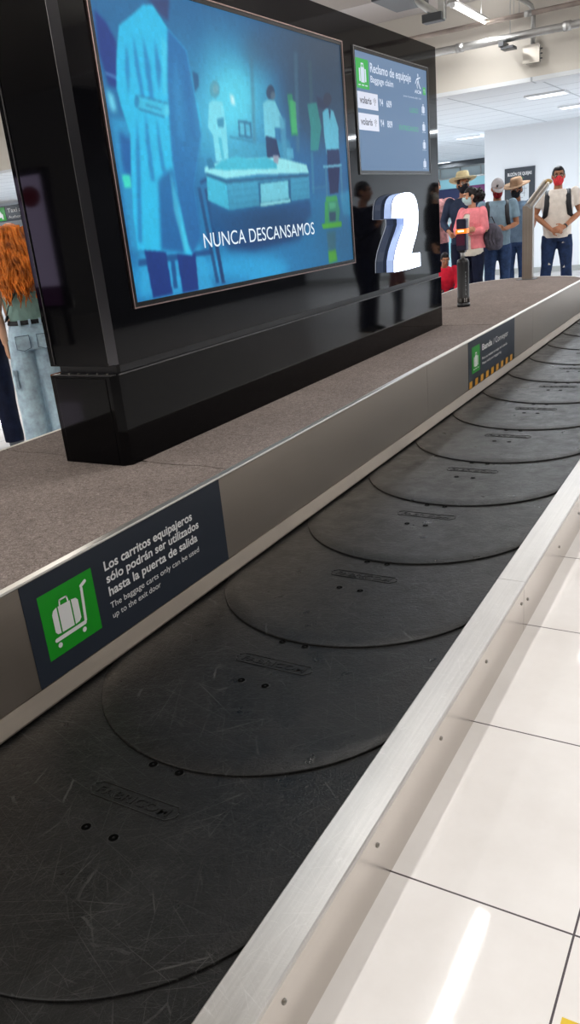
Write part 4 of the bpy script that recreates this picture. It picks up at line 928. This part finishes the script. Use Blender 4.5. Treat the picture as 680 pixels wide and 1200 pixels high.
    for (hp, kn, an) in legs:
        hp, kn, an = [Vector(p) for p in (hp, kn, an)]
        q.tube([hp, hp+(kn-hp)*.3, hp+(kn-hp)*.75, kn, kn+(an-kn)*.3, kn+(an-kn)*.75, an], [.050*b, .047*b, .034*b, .030, .0315, .021, .0175], 14, round_ends=True)
        q.tube([an+Vector((0, .014, -.022)), an+Vector((0, -.03, -.028)), an+Vector((0, -.075, -.034))], [.018, .020, .014], 10, round_ends=True)
    q.v = [tuple(Mw @ Vector(v)) for v in q.v]
    link('body', bake(q, 'body', skin_m, t, voxel, 2), t)
    body = t.children[0] if len(t.children) else None
    Mi = Mw.inverted()
    def garment(name, qq, m, vox=voxel*1.3, cut=None, noise=.006, nscale=9, sm=4, parent=t):
        qq.v = [tuple(Mw @ Vector(v)) for v in qq.v]
        cf = (lambda c: cut(Mi @ c)) if cut else None
        return link(name, bake(qq, name, m, t, vox, sm, cf, noise, nscale, random.random()*50), parent)
    def plain(name, qq, m, parent=t):
        qq.v = [tuple(Mw @ Vector(v)) for v in qq.v]; return qq.build(name, m, parent)
    P = dict(t=t, Mw=Mw, T=T, HM=HM, sh=sh, arms=arms, legs=legs, trunk=trunk, tr=tr, headshape=headshape, garment=garment, plain=plain, b=b)
    # ---- eyes and brows
    for s in (-1, 1):
        q = MB(); i = 0; q.ell((s*.0185, -.0475, .936), (.0078, .0045, .0042)); tr(q, 0, HM); plain('eye', q, m_eyew)
        e_ = t.children[-1]
        q = MB(); q.ell((s*.0185, -.0515, .936), (.0034, .0014, .0034)); tr(q, 0, HM); plain('iris', q, m_eye)
        q = MB(); q.tube([(s*.009, -.0515, .948), (s*.019, -.0525, .951), (s*.028, -.046, .948)], .0022, 6); tr(q, 0, HM); plain('eyebrow', q, hair_m or m_hair_black)
    if shoes:
        for (hp, kn, an) in legs:
            an = Vector(an); q = MB()
            R_ = []
            for y, w_, h in ((.032, .014, .036), (.026, .021, .046), (.0, .024, .056), (-.03, .025, .046), (-.065, .029, .032), (-.088, .024, .024), (-.100, .012, .016)):
                R_.append([(an.x+w_*math.cos(a)*1.0, an.y+y, an.z-.043+h*.5+h*.5*math.sin(a)) for a in [2*PI*k/14 for k in range(14)]])
            q.loft(R_); plain('shoe', q, shoes)
    # ---- clothes
    if trousers:
        m, w_, zt, zb = trousers.get('m'), trousers.get('w', 1), trousers.get('top', .565), trousers.get('hem', None)
        q = MB(); i = 0; trunk(q, .007, .46, zt+.02); q.v = [v for v in q.v]; tr(q, 0)
        for (hp, kn, an) in legs:
            hp, kn, an = [Vector(p) for p in (hp, kn, an)]
            e_ = an+(kn-an)*trousers.get('short', -.06)
            q.tube([hp+Vector((0, 0, .01)), hp+(kn-hp)*.3, hp+(kn-hp)*.75, kn, kn+(e_-kn)*.5, e_], [.054*b, .0525*b*w_**.3, .044*w_, .040*w_, .037*w_**1.2, trousers.get('cuff', .035)*w_], 18)
        garment('trousers', q, m, noise=.007, nscale=7, cut=trousers.get('cut'))
    if top:
        m = top['m']; d = top.get('d', .010); q = MB(); trunk(q, d, top.get('hem', .52), top.get('neck', .838)); 
        hz = top.get('hem', .52); tr(q, 0)
        for s, a in zip((1, -1), arms):
            S = T @ Vector((s*sh, .004, .803)); E, W = [T @ Vector(p) for p in a[:2]]; f = top.get('sleeve', .6)
            w_ = top.get('sw', 1.0)
            if f <= 0: continue
            u_ = (S-E).normalized()
            if f < 1: q.tube([S+u_*.044, S+u_*.036, S+u_*.02, S, S+(E-S)*f*.4, S+(E-S)*f], [.014*b, .026*b, .034*b, .0365*b, .036*b*w_, .037*b*w_], 14)
            else: q.tube([S+u_*.046, S+u_*.038, S+u_*.02, S+(E-S)*.05, S+(E-S)*.4, E-(E-S)*.08, E+(W-E)*.1, E+(W-E)*.55, E+(W-E)*min(f-1, .96)], [.014*b, .027*b, .0355*b, .037*b*w_, .034*b*w_, .030*w_, .029*w_, .025*w_, .022*w_], 14)
        P['top'] = garment(top.get('name', 'shirt'), q, m, cut=top.get('cut'), noise=top.get('noise', .007))
    # ---- hair
    if hair == 'short':
        q = MB(); i = 0; q.ell((0, .006, .9465), (.0465, .0575, .0585), 24, 16); q.ell((0, .02, .925), (.0445, .045, .04), 20, 12); tr(q, 0, HM)
        HI = HM.inverted()
        garment('hair', q, hair_m, voxel*.8, cut=lambda c: ((HI @ c).y < -.030+.0*(HI @ c).z and (HI @ c).z < .972) or ((HI @ c).y < .0 and (HI @ c).z < .938) or (HI @ c).z < .905, noise=.002, nscale=40, sm=1)
    if extras: extras(P)
    return t
def mask(P, m, d=.0045):
    q = MB(); P['headshape'](q, d); q.ell((0, -.052, .917), (.020, .020, .026)); P['tr'](q, 0, P['HM']); HI = P['HM'].inverted()
    P['garment']('face_mask', q, m, .005, cut=lambda c: (HI @ c).y > -.008 or (HI @ c).z > .928+.010*(1-min(1, abs((HI @ c).x)/.03)) or (HI @ c).z < .868, noise=.001, nscale=30, sm=1)
    for s in (-1, 1):
        q = MB(); q.tube([(s*.037, -.014, .922), (s*.048, .004, .934), (s*.051, .016, .930), (s*.047, .008, .912), (s*.038, -.010, .898)], .0012, 6); P['tr'](q, 0, P['HM']); P['plain']('mask_loop', q, m_signwhite if m is not m_maskk else m_blackp)
def hat(P, m, band, brim=.098, tilt=.0, name='hat', h=.055):
    q = MB(); prof = [(brim*.97, -.004), (brim, .0), (brim*.98, .004), (.056, .002), (.053, .012), (.050, h*.7), (.044, h), (.025, h+.004), (0, h-.006), (0, h-.009), (.024, h+.001), (.041, h-.004), (.047, h*.7), (.050, .008), (.054, -.002), (brim*.9, -.002)]
    q.lathe((0, 0, 0), prof, 30); M_ = P['HM'] @ Matrix.Translation((0, .006, .968)) @ Matrix.Rotation(tilt, 4, 'X') @ Matrix.Diagonal((1, 1.15, 1, 1))
    q.v = [tuple(M_ @ Vector((v[0], v[1], v[2]+(.012*(v[0]/brim)**2 if v[0]**2+v[1]**2 > .0034 else 0)))) for v in q.v]; o = P['plain'](name, q, m)
    q = MB(); q.lathe((0, 0, 0), [(.0545, .004), (.0535, .004), (.0525, .016), (.0535, .016)], 30); q.v = [tuple(M_ @ Vector(v)) for v in q.v]; P['plain']('hat_band', q, band, o)
def strap(P, s, m, w=.016, to=(.0, -.02)):
    """backpack strap over one shoulder"""
    b = P['b']; q = MB(); x = .066*s*b
    q.tube([(x, .075*b, .74), (x, .062*b, .80), (x*.98, .030, .835), (x, -.020, .832), (x*1.04, -.060*b, .79), (x*1.08, -.076*b, .73), (x*1.22, -.066*b, .665), (x*1.38, -.02, .63), (x*1.3, .05, .63)], w, 10, flat=.35, up=(1, 0, 0))
    P['tr'](q, 0, P['T']); P['plain']('strap', q, m)
def backpack(P, m, z0=.58, z1=.80, w=.082, d=.075):
    q = MB(); rings_xy(q, [(z0, w*.8, d*.4, 0, .115), (z0+.02, w, d*.5, 0, .118), ((z0+z1)/2, w, d*.55, 0, .120), (z1-.03, w*.9, d*.5, 0, .116), (z1, w*.6, d*.3, 0, .11)]); P['tr'](q, 0, P['T'])
    P['garment']('backpack', q, m, noise=.004); strap(P, 1, m); strap(P, -1, m)
m_maskred = cloth('coral_mask', (226, 66, 74), .8, .1); m_maskblue = cloth('pale_blue_mask', (190, 218, 222), .8, .05); m_maskk = cloth('black_mask', (28, 30, 38), .8, .1)
m_maskdr = cloth('red_patterned_mask', (120, 28, 36), .8, .45, 60)
m_tee = cloth('cream_tee', (232, 222, 212), .9, .04); m_polo = cloth('grey_blue_polo', (128, 152, 168), .9, .07); m_pink = cloth('pink_denim', (242, 140, 148), .85, .07); m_wshirt = cloth('white_shirt', (226, 220, 208), .9, .05)
m_bag = mat('black_webbing', (22, 23, 30), .6)

# 1 man in the cream T-shirt, hands clasped
def ex_tee(P):
    mask(P, m_maskred); strap(P, 1, m_bag, .019); strap(P, -1, m_bag, .019)
    q = MB(); rings_xy(q, [(.60, .06, .03, 0, .11), (.66, .078, .036, 0, .112), (.76, .074, .034, 0, .108), (.80, .05, .02, 0, .10)]); P['tr'](q, 0, P['T']); P['garment']('backpack', q, m_bag, noise=.004)
    q = MB()
    for z, x in ((.735, .05), (.742, .056), (.73, .062)): q.tube([(x-.008, -.0795, z), (x, -.081, z+.008), (x+.008, -.079, z-.002)], .0012, 5)
    P['tr'](q, 0, P['T']); P['plain']('chest_emblem', q, m_blackp)
    q = MB(); q.lathe((0, 0, 0), [(.0165, -.006), (.0178, -.005), (.0178, .005), (.0165, .006)], 18)
    E, W = Vector(P['arms'][0][0]), Vector(P['arms'][0][1]); d = (W-E).normalized(); M_ = P['T'] @ Matrix.Translation(E+(W-E)*.93) @ d.to_track_quat('Z', 'Y').to_matrix().to_4x4()
    q.v = [tuple(M_ @ Vector(v)) for v in q.v]; P['plain']('wristwatch', q, m_blackp)
    q = MB()
    for s in (-1, 1):
        q.tube([(s*.007, -.058, .937), (s*.007, -.058, .943), (s*.019, -.056, .947), (s*.031, -.052, .943), (s*.032, -.050, .934), (s*.019, -.056, .929), (s*.007, -.058, .937)], .0012, 6); q.tube([(s*.032, -.048, .940), (s*.045, .0, .938)], .0012, 6)
    q.tube([(-.007, -.058, .941), (.007, -.058, .941)], .0012, 6); P['tr'](q, 0, P['HM']); P['plain']('glasses', q, m_blackp)
    for x, z, w_ in ((-.060, .30, .018), (.048, .455, .012), (.062, .275, .015)):
        q = MB()
        for k in range(5): q.tube([(x-w_+.003*k, -.052 if z < .4 else -.058, z+.004*k), (x+w_-.004*k, -.052 if z < .4 else -.058, z+.004*k+.002)], .0018, 5)
        P['plain']('torn_patch', q, m_wshirt)
person('man in cream T-shirt and coral mask with clasped hands, rightmost of the group', (-2.454, 11.42, 0), R(12), 1.742,
       [((.162, .0, .665), (.050, -.105, .572), (-.85, -.5, -.15), (0, .9, -.2)), ((-.162, .0, .665), (-.040, -.112, .558), (.8, -.45, -.1), (0, .9, -.3))],
       legs=[((.052, 0, .50), (.072, -.012, .28), (.088, .012, .045)), ((-.052, 0, .50), (-.074, -.012, .28), (-.098, .012, .045))],
       skin_m=m_skin_tan, head=(R(4), R(2)), top=dict(m=m_tee, hem=.495, sleeve=.62, d=.016, neck=.842, sw=1.08), trousers=dict(m=m_jean, w=1.05), shoes=m_shoe, hair='short', hair_m=m_hair_black, build=1.10, voxel=.0065, extras=ex_tee)

# 2 man in the grey cap looking down, backpack straps, dark bag in front
m_capg = cloth('grey_cap_cloth', (168, 164, 166), .9, .05)
def ex_cap(P):
    mask(P, m_maskdr); strap(P, 1, m_bag, .017); strap(P, -1, m_bag, .017)
    q = MB(); q.ell((0, .006, .955), (.050, .061, .056), 26, 16); P['tr'](q, 0, P['HM']); HI = P['HM'].inverted()
    c = P['garment']('baseball_cap', q, m_capg, .006, cut=lambda c: (HI @ c).z < .950, noise=.001, sm=1)
    q = MB(); R_ = []
    for k in range(15):
        a = PI+PI*k/14; R_.append([(.047*math.cos(a), .004+.052*math.sin(a), .952), (.043*math.cos(a), -.012+.088*math.sin(a), .938), (.043*math.cos(a), -.012+.088*math.sin(a), .941), (.047*math.cos(a), .004+.052*math.sin(a), .956)])
    q.loft(R_); P['tr'](q, 0, P['HM']); P['plain']('cap_peak', q, m_capg, c)
    q = MB(); q.ell((-.012, -.052, .975), (.008, .003, .010)); q.tube([(-.012, -.056, .972), (-.004, -.057, .985)], .003, 6); P['tr'](q, 0, P['HM']); P['plain']('cap_emblem', q, m_blackp, c)
    q = MB()
    for z in (.80, .775, .75): q.ell((0, -.071, z), (.003, .002, .003))
    P['tr'](q, 0, P['T']); P['plain']('shirt_button', q, m_blackp)
person('man in grey cap and grey-blue polo looking down at his hands', (-3.16, 11.07, 0), R(16), 1.665,
       [((.150, .005, .655), (.055, -.105, .625), (-.9, -.4, .1), (0, .5, .8)), ((-.150, .0, .655), (-.035, -.115, .620), (.6, -.8, .1), (0, .3, .9))],
       skin_m=m_skin_tan, head=(R(8), R(22)), top=dict(m=m_polo, hem=.50, sleeve=.68, d=.014, sw=1.08), trousers=dict(m=m_jean2, w=1.05), shoes=m_shoelt, hair='short', hair_m=m_hair_black, build=1.08, voxel=.0065, extras=ex_cap)
# 3 man in straw hat, behind
m_straw = cloth('tan_straw', (150, 122, 98), .9, .15, 160); m_straw2 = cloth('cream_straw', (206, 190, 150), .9, .08, 160); m_band = mat('hat_band_dark', (60, 44, 40), .7)
person('man in tan straw hat and black mask, half hidden behind the grey-capped man', (-3.14, 11.98, 0), R(0), 1.63,
       [((.150, .0, .655), (.13, -.09, .55)), ((-.150, .0, .655), (-.13, -.09, .55))],
       skin_m=m_skin_dk, head=(R(-14), R(6)), top=dict(m=cloth('slate_shirt', (112, 134, 156), .9, .07), hem=.50, sleeve=.68, d=.014), trousers=dict(m=m_jean2, w=1.05), shoes=m_shoelt, hair='short', hair_m=m_hair_black, voxel=.0075,
       extras=lambda P: (mask(P, m_maskk), hat(P, m_straw, m_band, .112, R(8), 'straw_hat', .062)))
# 4 woman in pink denim jacket, arms crossed, grey backpack held at her side
m_bun = m_hair_black
def ex_pink(P):
    mask(P, m_maskblue); HI = P['HM'].inverted()
    q = MB(); q.ell((0, .008, .9465), (.0485, .058, .058), 22, 14); q.ell((0, .03, .925), (.047, .042, .052), 18, 12)
    rnd = random.Random(3)
    for k in range(70):
        a = rnd.uniform(0, 2*PI); z = rnd.uniform(-.8, 1); r_ = math.sqrt(max(0, 1-z*z*.7)); q.ell((.052*r_*math.cos(a), .058+.05*r_*math.sin(a), .925+.052*z), (.013, .013, .013), 8, 6)
    q.ell((0, .058, .925), (.048, .046, .05)); P['tr'](q, 0, P['HM'])
    P['garment']('hair', q, m_hair_black, .006, cut=lambda c: ((HI @ c).y < -.022 and (HI @ c).z < .966) or ((HI @ c).y < .004 and (HI @ c).z < .935), noise=.004, nscale=40, sm=1)
    q = MB(); P['trunk'](q, .0145, .46, .825); q.v = [v for v in q.v]; P['tr'](q, 0, P['T']); P['garment']('blouse', q, m_wshirt, cut=lambda c: c.y > .0, noise=.004)
    q = MB()
    for s in (-1, 1): q.loft([[(s*.010, -.052, .815), (s*.040, -.070, .775), (s*.066, -.050, .80), (s*.05, .01, .838), (s*.040, .02, .845)], [(s*.008, -.060, .818), (s*.040, -.078, .772), (s*.072, -.056, .80), (s*.056, .01, .842), (s*.044, .026, .85)]], smooth=False)
    q.loft([[(x, .040+.012*math.cos(x*20), .842) for x in (-.05, -.02, .02, .05)], [(x, .052, .825) for x in (-.06, -.02, .02, .06)]], caps=False); P['tr'](q, 0, P['T']); P['plain']('collar', q, m_pink)
    for x in (-.052, .056):
        q = MB().box((x-.018, -.087, .700), (x+.018, -.080, .735)); P['tr'](q, 0, P['T']); P['plain']('breast_pocket', q, m_pink)
    q = MB()
    for z in (.76, .70, .64, .58): q.ell((.036, -.088, z), (.003, .002, .003))
    P['tr'](q, 0, P['T']); P['plain']('jacket_button', q, m_galv)
person('woman in pink denim jacket and pale mask with arms crossed', (-3.37, 10.64, 0), R(-16), 1.592,
       [((.140, -.020, .665), (-.010, -.120, .655), (-.9, -.1, .15), (0, .9, .1)), ((-.140, -.020, .665), (.020, -.130, .675), (.9, .05, .1), (0, .9, .0))],
       skin_m=m_skin_mid, head=(R(-42), R(8)), top=dict(name='jacket', m=m_pink, hem=.525, sleeve=1.96, d=.020, sw=1.05, cut=lambda c: abs(c.x-.0) < .030+.06*max(0, .64-c.z) and c.y < -.02 and c.z < .80), trousers=dict(m=m_navytr, w=1.0), shoes=m_shoe, hair=None, hair_m=m_hair_black, female=True, voxel=.006, extras=ex_pink)
# 5 man in cream hat
def ex_hat(P):
    mask(P, m_maskk); hat(P, m_straw2, m_band, .105, R(-6), 'cream_hat', .062)
    q = MB()
    for s in (-1, 1): q.tube([(s*.007, -.058, .937), (s*.010, -.058, .945), (s*.030, -.053, .944), (s*.031, -.052, .931), (s*.010, -.058, .930), (s*.007, -.058, .937)], .0015, 6)
    q.tube([(-.007, -.058, .941), (.007, -.058, .941)], .0012, 6); P['tr'](q, 0, P['HM']); P['plain']('glasses', q, m_lip)
person('tall man in cream hat and dark shirt behind the woman in pink', (-3.70, 11.32, 0), R(20), 1.765,
       [((.150, .03, .655), (.15, -.05, .52)), ((-.160, .02, .660), (-.12, -.11, .60))],
       skin_m=m_skin_tan, head=(R(14), R(-4)), top=dict(m=cloth('dark_slate_shirt', (48, 58, 80), .9, .1), hem=.50, sleeve=1.9, d=.016), trousers=dict(m=m_navytr, w=1.05), shoes=m_shoe, hair='short', hair_m=m_hair_black, voxel=.007, extras=ex_hat)
# 6 crouching child in red
person('child in red top with dark hair crouching low beyond the belt', (-3.80, 10.72, 0), R(30), 1.25,
       [((.13, -.10, .665), (.07, -.20, .60)), ((-.13, -.10, .665), (-.07, -.20, .60))],
       legs=[((.060, .02, .17), (.075, -.19, .27), (.070, -.03, .045)), ((-.060, .02, .17), (-.075, -.19, .27), (-.070, -.03, .045))],
       skin_m=m_skin_tan, head=(0, R(10)), crouch=(0, .02, -.335), torso_lean=R(14), top=dict(m=cloth('red_top', (214, 38, 62), .85, .08), hem=.47, sleeve=1.9, d=.018, sw=1.15), trousers=dict(m=m_navytr), shoes=m_shoelt, hair='short', hair_m=m_hair_black, voxel=.006)
# 7 person in dusty pink hooded top whose head is behind the tower
m_tie = cloth('dusty_pink_top', (204, 150, 150), .85, .25)
def ex_tie(P):
    q = MB(); q.ell((.185, -.06, .60), (.062, .05, .072), 18, 12); P['tr'](q, 0, P['T']); o = P['garment']('round_bag', q, cloth('maroon_bag', (92, 28, 52), .4, .3), noise=.004)
    q = MB(); q.tube([(.165, -.06, .66), (.15, -.02, .73), (.12, .0, .83), (.10, .0, .845)], .008, 8, flat=.5); P['tr'](q, 0, P['T']); P['plain']('bag_strap', q, m_bag, o)
person('person in dusty pink top with maroon bag, mostly hidden by the black tower', (-4.24, 11.66, 0), R(8), 1.79,
       [((.185, -.03, .775), (.235, -.10, .825), (.7, -.3, .4), (0, -.2, -1)), ((-.150, .0, .655), (-.14, -.05, .52))],
       skin_m=m_skin_mid, head=(R(20), R(4)), top=dict(m=m_tie, hem=.50, sleeve=1.75, d=.018, sw=1.2), trousers=dict(m=m_navytr), shoes=m_shoe, hair='short', hair_m=m_hair_black, voxel=.007, extras=ex_tie)
# grey quilted backpack hanging at the woman's elbow
bp = (-3.10, 10.74, .80)
t = thing('backpack', bp, 'grey quilted backpack with a round white badge, between pink jacket and polo', 'bag')
q = MB(); rings_xy(q, [(.80, .07, .05, -3.10, 10.70), (.84, .115, .075, -3.10, 10.70), (.95, .135, .09, -3.11, 10.70), (1.06, .120, .08, -3.13, 10.70), (1.13, .075, .05, -3.15, 10.70)])
link('bag_body', bake(q, 'bag_body', cloth('grey_quilt', (82, 80, 92), .7, .2), t, .008, 3, None, .005, 14), t)
q = MB(); q.loft([[(-3.20+r*math.cos(k*PI/8), 10.615-h, 1.075+r*math.sin(k*PI/8)) for k in range(16)] for r, h in ((.024, 0), (.022, .005), (.008, .006))]); q.build('badge', m_signwhite, t)
q = MB()
for k in range(5): q.tube([(-3.21+k*.045, 10.625, .86), (-3.24+k*.045, 10.60, .95), (-3.22+k*.045, 10.63, 1.07)], .003, 6)
q.build('seam_piping', m_bag, t); MB().tube([(-3.20, 10.70, 1.10), (-3.20, 10.68, 1.20), (-3.12, 10.68, 1.21), (-3.08, 10.70, 1.11)], .010, 8, flat=.5).build('carry_handle', m_bag, t)

# 8 red-haired woman seen from behind, 9 her companion at the left edge
m_red = cloth('ginger_hair', (202, 104, 40), .5, .38, 140); m_green = cloth('sage_crop_top', (148, 182, 174), .85, .05)
def ex_red(P):
    rnd = random.Random(11); q = MB(); q.ell((0, .008, .9465), (.050, .062, .0585), 24, 16); q.ell((0, .042, .885), (.062, .045, .075), 20, 12); q.ell((.0, .062, .80), (.072, .032, .085), 20, 12)
    for k in range(120):
        a = rnd.uniform(-1.35, 1.35); x0 = .052*math.sin(a); y0 = .012+.060*math.cos(a)*rnd.uniform(.7, 1.02); z0 = rnd.uniform(.90, .985); L = rnd.uniform(.20, .265) if abs(a) < 1.1 else rnd.uniform(.14, .22); ph = rnd.uniform(0, 6); am = rnd.uniform(.003, .008); fr = rnd.uniform(55, 90)
        pts = []
        for j in range(13):
            f = j/12; z = z0-L*f; sp_ = 1+.55*min(1, f*1.6); yy = .012+(y0-.012)*1.0+.020*min(1, f*2)-.02*max(0, f-.6)
            pts.append((x0*sp_*1.15+am*math.sin(ph+fr*z)*min(1, f*3), yy+am*math.cos(ph*1.3+fr*z)+.010, z))
        q.tube(pts, [.0065]*6+[.0062, .0058, .0052, .0045, .0036, .0026, .0012], 6)
    P['tr'](q, 0, P['HM']); HI = P['HM'].inverted()
    P['plain']('hair', q, m_red)
    q = MB(); P['trunk'](q, .004, .592, .715); P['tr'](q, 0, P['T']); P['garment']('crop_top', q, m_green, .006, noise=.0035, nscale=14)
    for s in (-1, 1):
        q = MB(); q.tube([(s*.060, .056, .712), (s*.064, .052, .77), (s*.060, .030, .828), (s*.058, -.01, .83), (s*.062, -.05, .78), (s*.06, -.066, .71)], .0026, 6); P['tr'](q, 0, P['T']); P['plain']('shoulder_strap', q, m_green)
    q = MB(); q.tube([(-.052, .01, .845), (-.030, .052, .81), (.020, .070, .74), (.075, .062, .66), (.098, .02, .60), (.09, -.05, .60), (.0, -.075, .70), (-.052, -.02, .84)], .0062, 8, flat=.4, up=(0, 1, 0)); P['tr'](q, 0, P['T']); P['plain']('bag_strap', q, m_bag)
    q = MB(); P['trunk'](q, .0125, .578, .597); P['garment']('belt', q, m_bag, .005, noise=0, sm=1)
    for x in (-.045, .0, .045):
        q = MB().box((x-.005, .068, .570), (x+.005, .078, .602)); P['plain']('belt_loop', q, m_jeanl)
    for s in (-1, 1):
        q = MB(); cx = s*.046
        q.loft([[(cx+a, yy+dy, z) for a, z, yy in ((-.030, .535, .076), (.030, .535, .076), (.030, .478, .081), (.0, .468, .082), (-.030, .478, .081))] for dy in (0, .005)], smooth=False); P['plain']('back_pocket', q, m_jeanl)
        q = MB(); q.tube([(cx-.030, .083, .534), (cx+.030, .083, .534), (cx+.030, .088, .479), (cx, .089, .469), (cx-.030, .088, .479), (cx-.030, .083, .534)], .0012, 5); P['plain']('pocket_stitching', q, m_jean2)
    q = MB(); q.box((.098, .0, .30), (.110, .05, .37)); q.box((.096, -.004, .365), (.113, .054, .385)); P['plain']('cargo_pocket', q, m_jeanl)
person('red-haired woman in sage crop top and pale wide jeans, seen from behind', (-4.40, 3.90, 0), R(180+52), 1.545,
       [((.125, .0, .640), (.115, -.03, .50)), ((-.125, .0, .640), (-.115, -.03, .50))],
       legs=[((.050, 0, .50), (.058, -.006, .28), (.062, .012, .045)), ((-.050, 0, .50), (-.058, -.006, .28), (-.062, .012, .045))],
       skin_m=m_skin_fair, head=(R(0), R(6)), trousers=dict(m=m_jeanl, w=1.42, top=.575, cuff=.042), shoes=m_shoelt, hair=None, hair_m=m_red, female=True, voxel=.005, extras=ex_red, hand_curl=.6)
person('companion in dark navy trousers cut off by the left frame edge', (-4.80, 3.76, 0), R(180+40), 1.70,
       [((.145, .0, .640), (.150, -.02, .49)), ((-.150, .0, .640), (-.150, -.02, .49))],
       skin_m=m_skin_fair, top=dict(m=cloth('black_tee', (30, 32, 40), .9, .1), hem=.52, sleeve=.6, d=.012), trousers=dict(m=m_navytr, w=1.1), shoes=m_shoew, hair='short', hair_m=m_hair_black, voxel=.006, hand_curl=.6)

# people on this side of the rail: out of the direct view, mirrored in the tower
m_coat = cloth('navy_jacket', (24, 27, 46), .8, .15); m_coat2 = cloth('black_coat', (20, 21, 30), .8, .15); m_ros = cloth('rosewood_coat', (130, 84, 84), .85, .12)
person('broad man in navy jacket with raised hand, mirrored left of the number', (.08, 9.22, 0), R(-84), 1.76,
       [((.160, -.02, .660), (.03, -.12, .71), (-.4, -.3, .6), (0, .9, .2)), ((-.165, .0, .655), (-.10, -.10, .55))],
       skin_m=m_skin_tan, head=(R(-20), R(4)), top=dict(name='jacket', m=m_coat, hem=.46, sleeve=1.9, d=.024, sw=1.2), trousers=dict(m=m_navytr, w=1.1), shoes=m_shoe, hair='short', hair_m=m_hair_black, build=1.3, voxel=.0075)
def ex_coat(P):
    mask(P, m_wshirt); q = MB(); q.ell((0, .012, .945), (.051, .060, .060), 20, 14); q.ell((0, .035, .87), (.058, .040, .10), 18, 12); P['tr'](q, 0, P['HM']); HI = P['HM'].inverted()
    P['garment']('hair', q, m_hair_black, .007, cut=lambda c: (HI @ c).y < -.028 and (HI @ c).z < .968, noise=.003, nscale=30, sm=1)
person('long-haired woman in black coat and white mask, mirrored right of the number', (-.02, 11.45, 0), R(-80), 1.72,
       [((.140, .0, .650), (.13, -.05, .52)), ((-.140, .0, .650), (-.13, -.05, .52))],
       skin_m=m_skin_mid, head=(R(4), R(4)), top=dict(name='coat', m=m_coat2, hem=.42, sleeve=1.9, d=.022, sw=1.15), trousers=dict(m=m_navytr), shoes=m_shoe, hair=None, hair_m=m_hair_black, female=True, voxel=.0075, extras=ex_coat)
person('child in rosewood coat beside the navy-jacketed man, mirrored below the number', (-.05, 9.85, 0), R(-90), 1.0,
       [((.140, .0, .650), (.13, -.05, .52)), ((-.140, .0, .650), (-.13, -.05, .52))],
       skin_m=m_skin_mid, head=(R(0), R(4)), top=dict(name='coat', m=m_ros, hem=.44, sleeve=1.9, d=.028, sw=1.3), trousers=dict(m=m_navytr), shoes=m_shoe, hair='short', hair_m=cloth('brown_hair', (80, 50, 40), .6, .2), voxel=.0065)
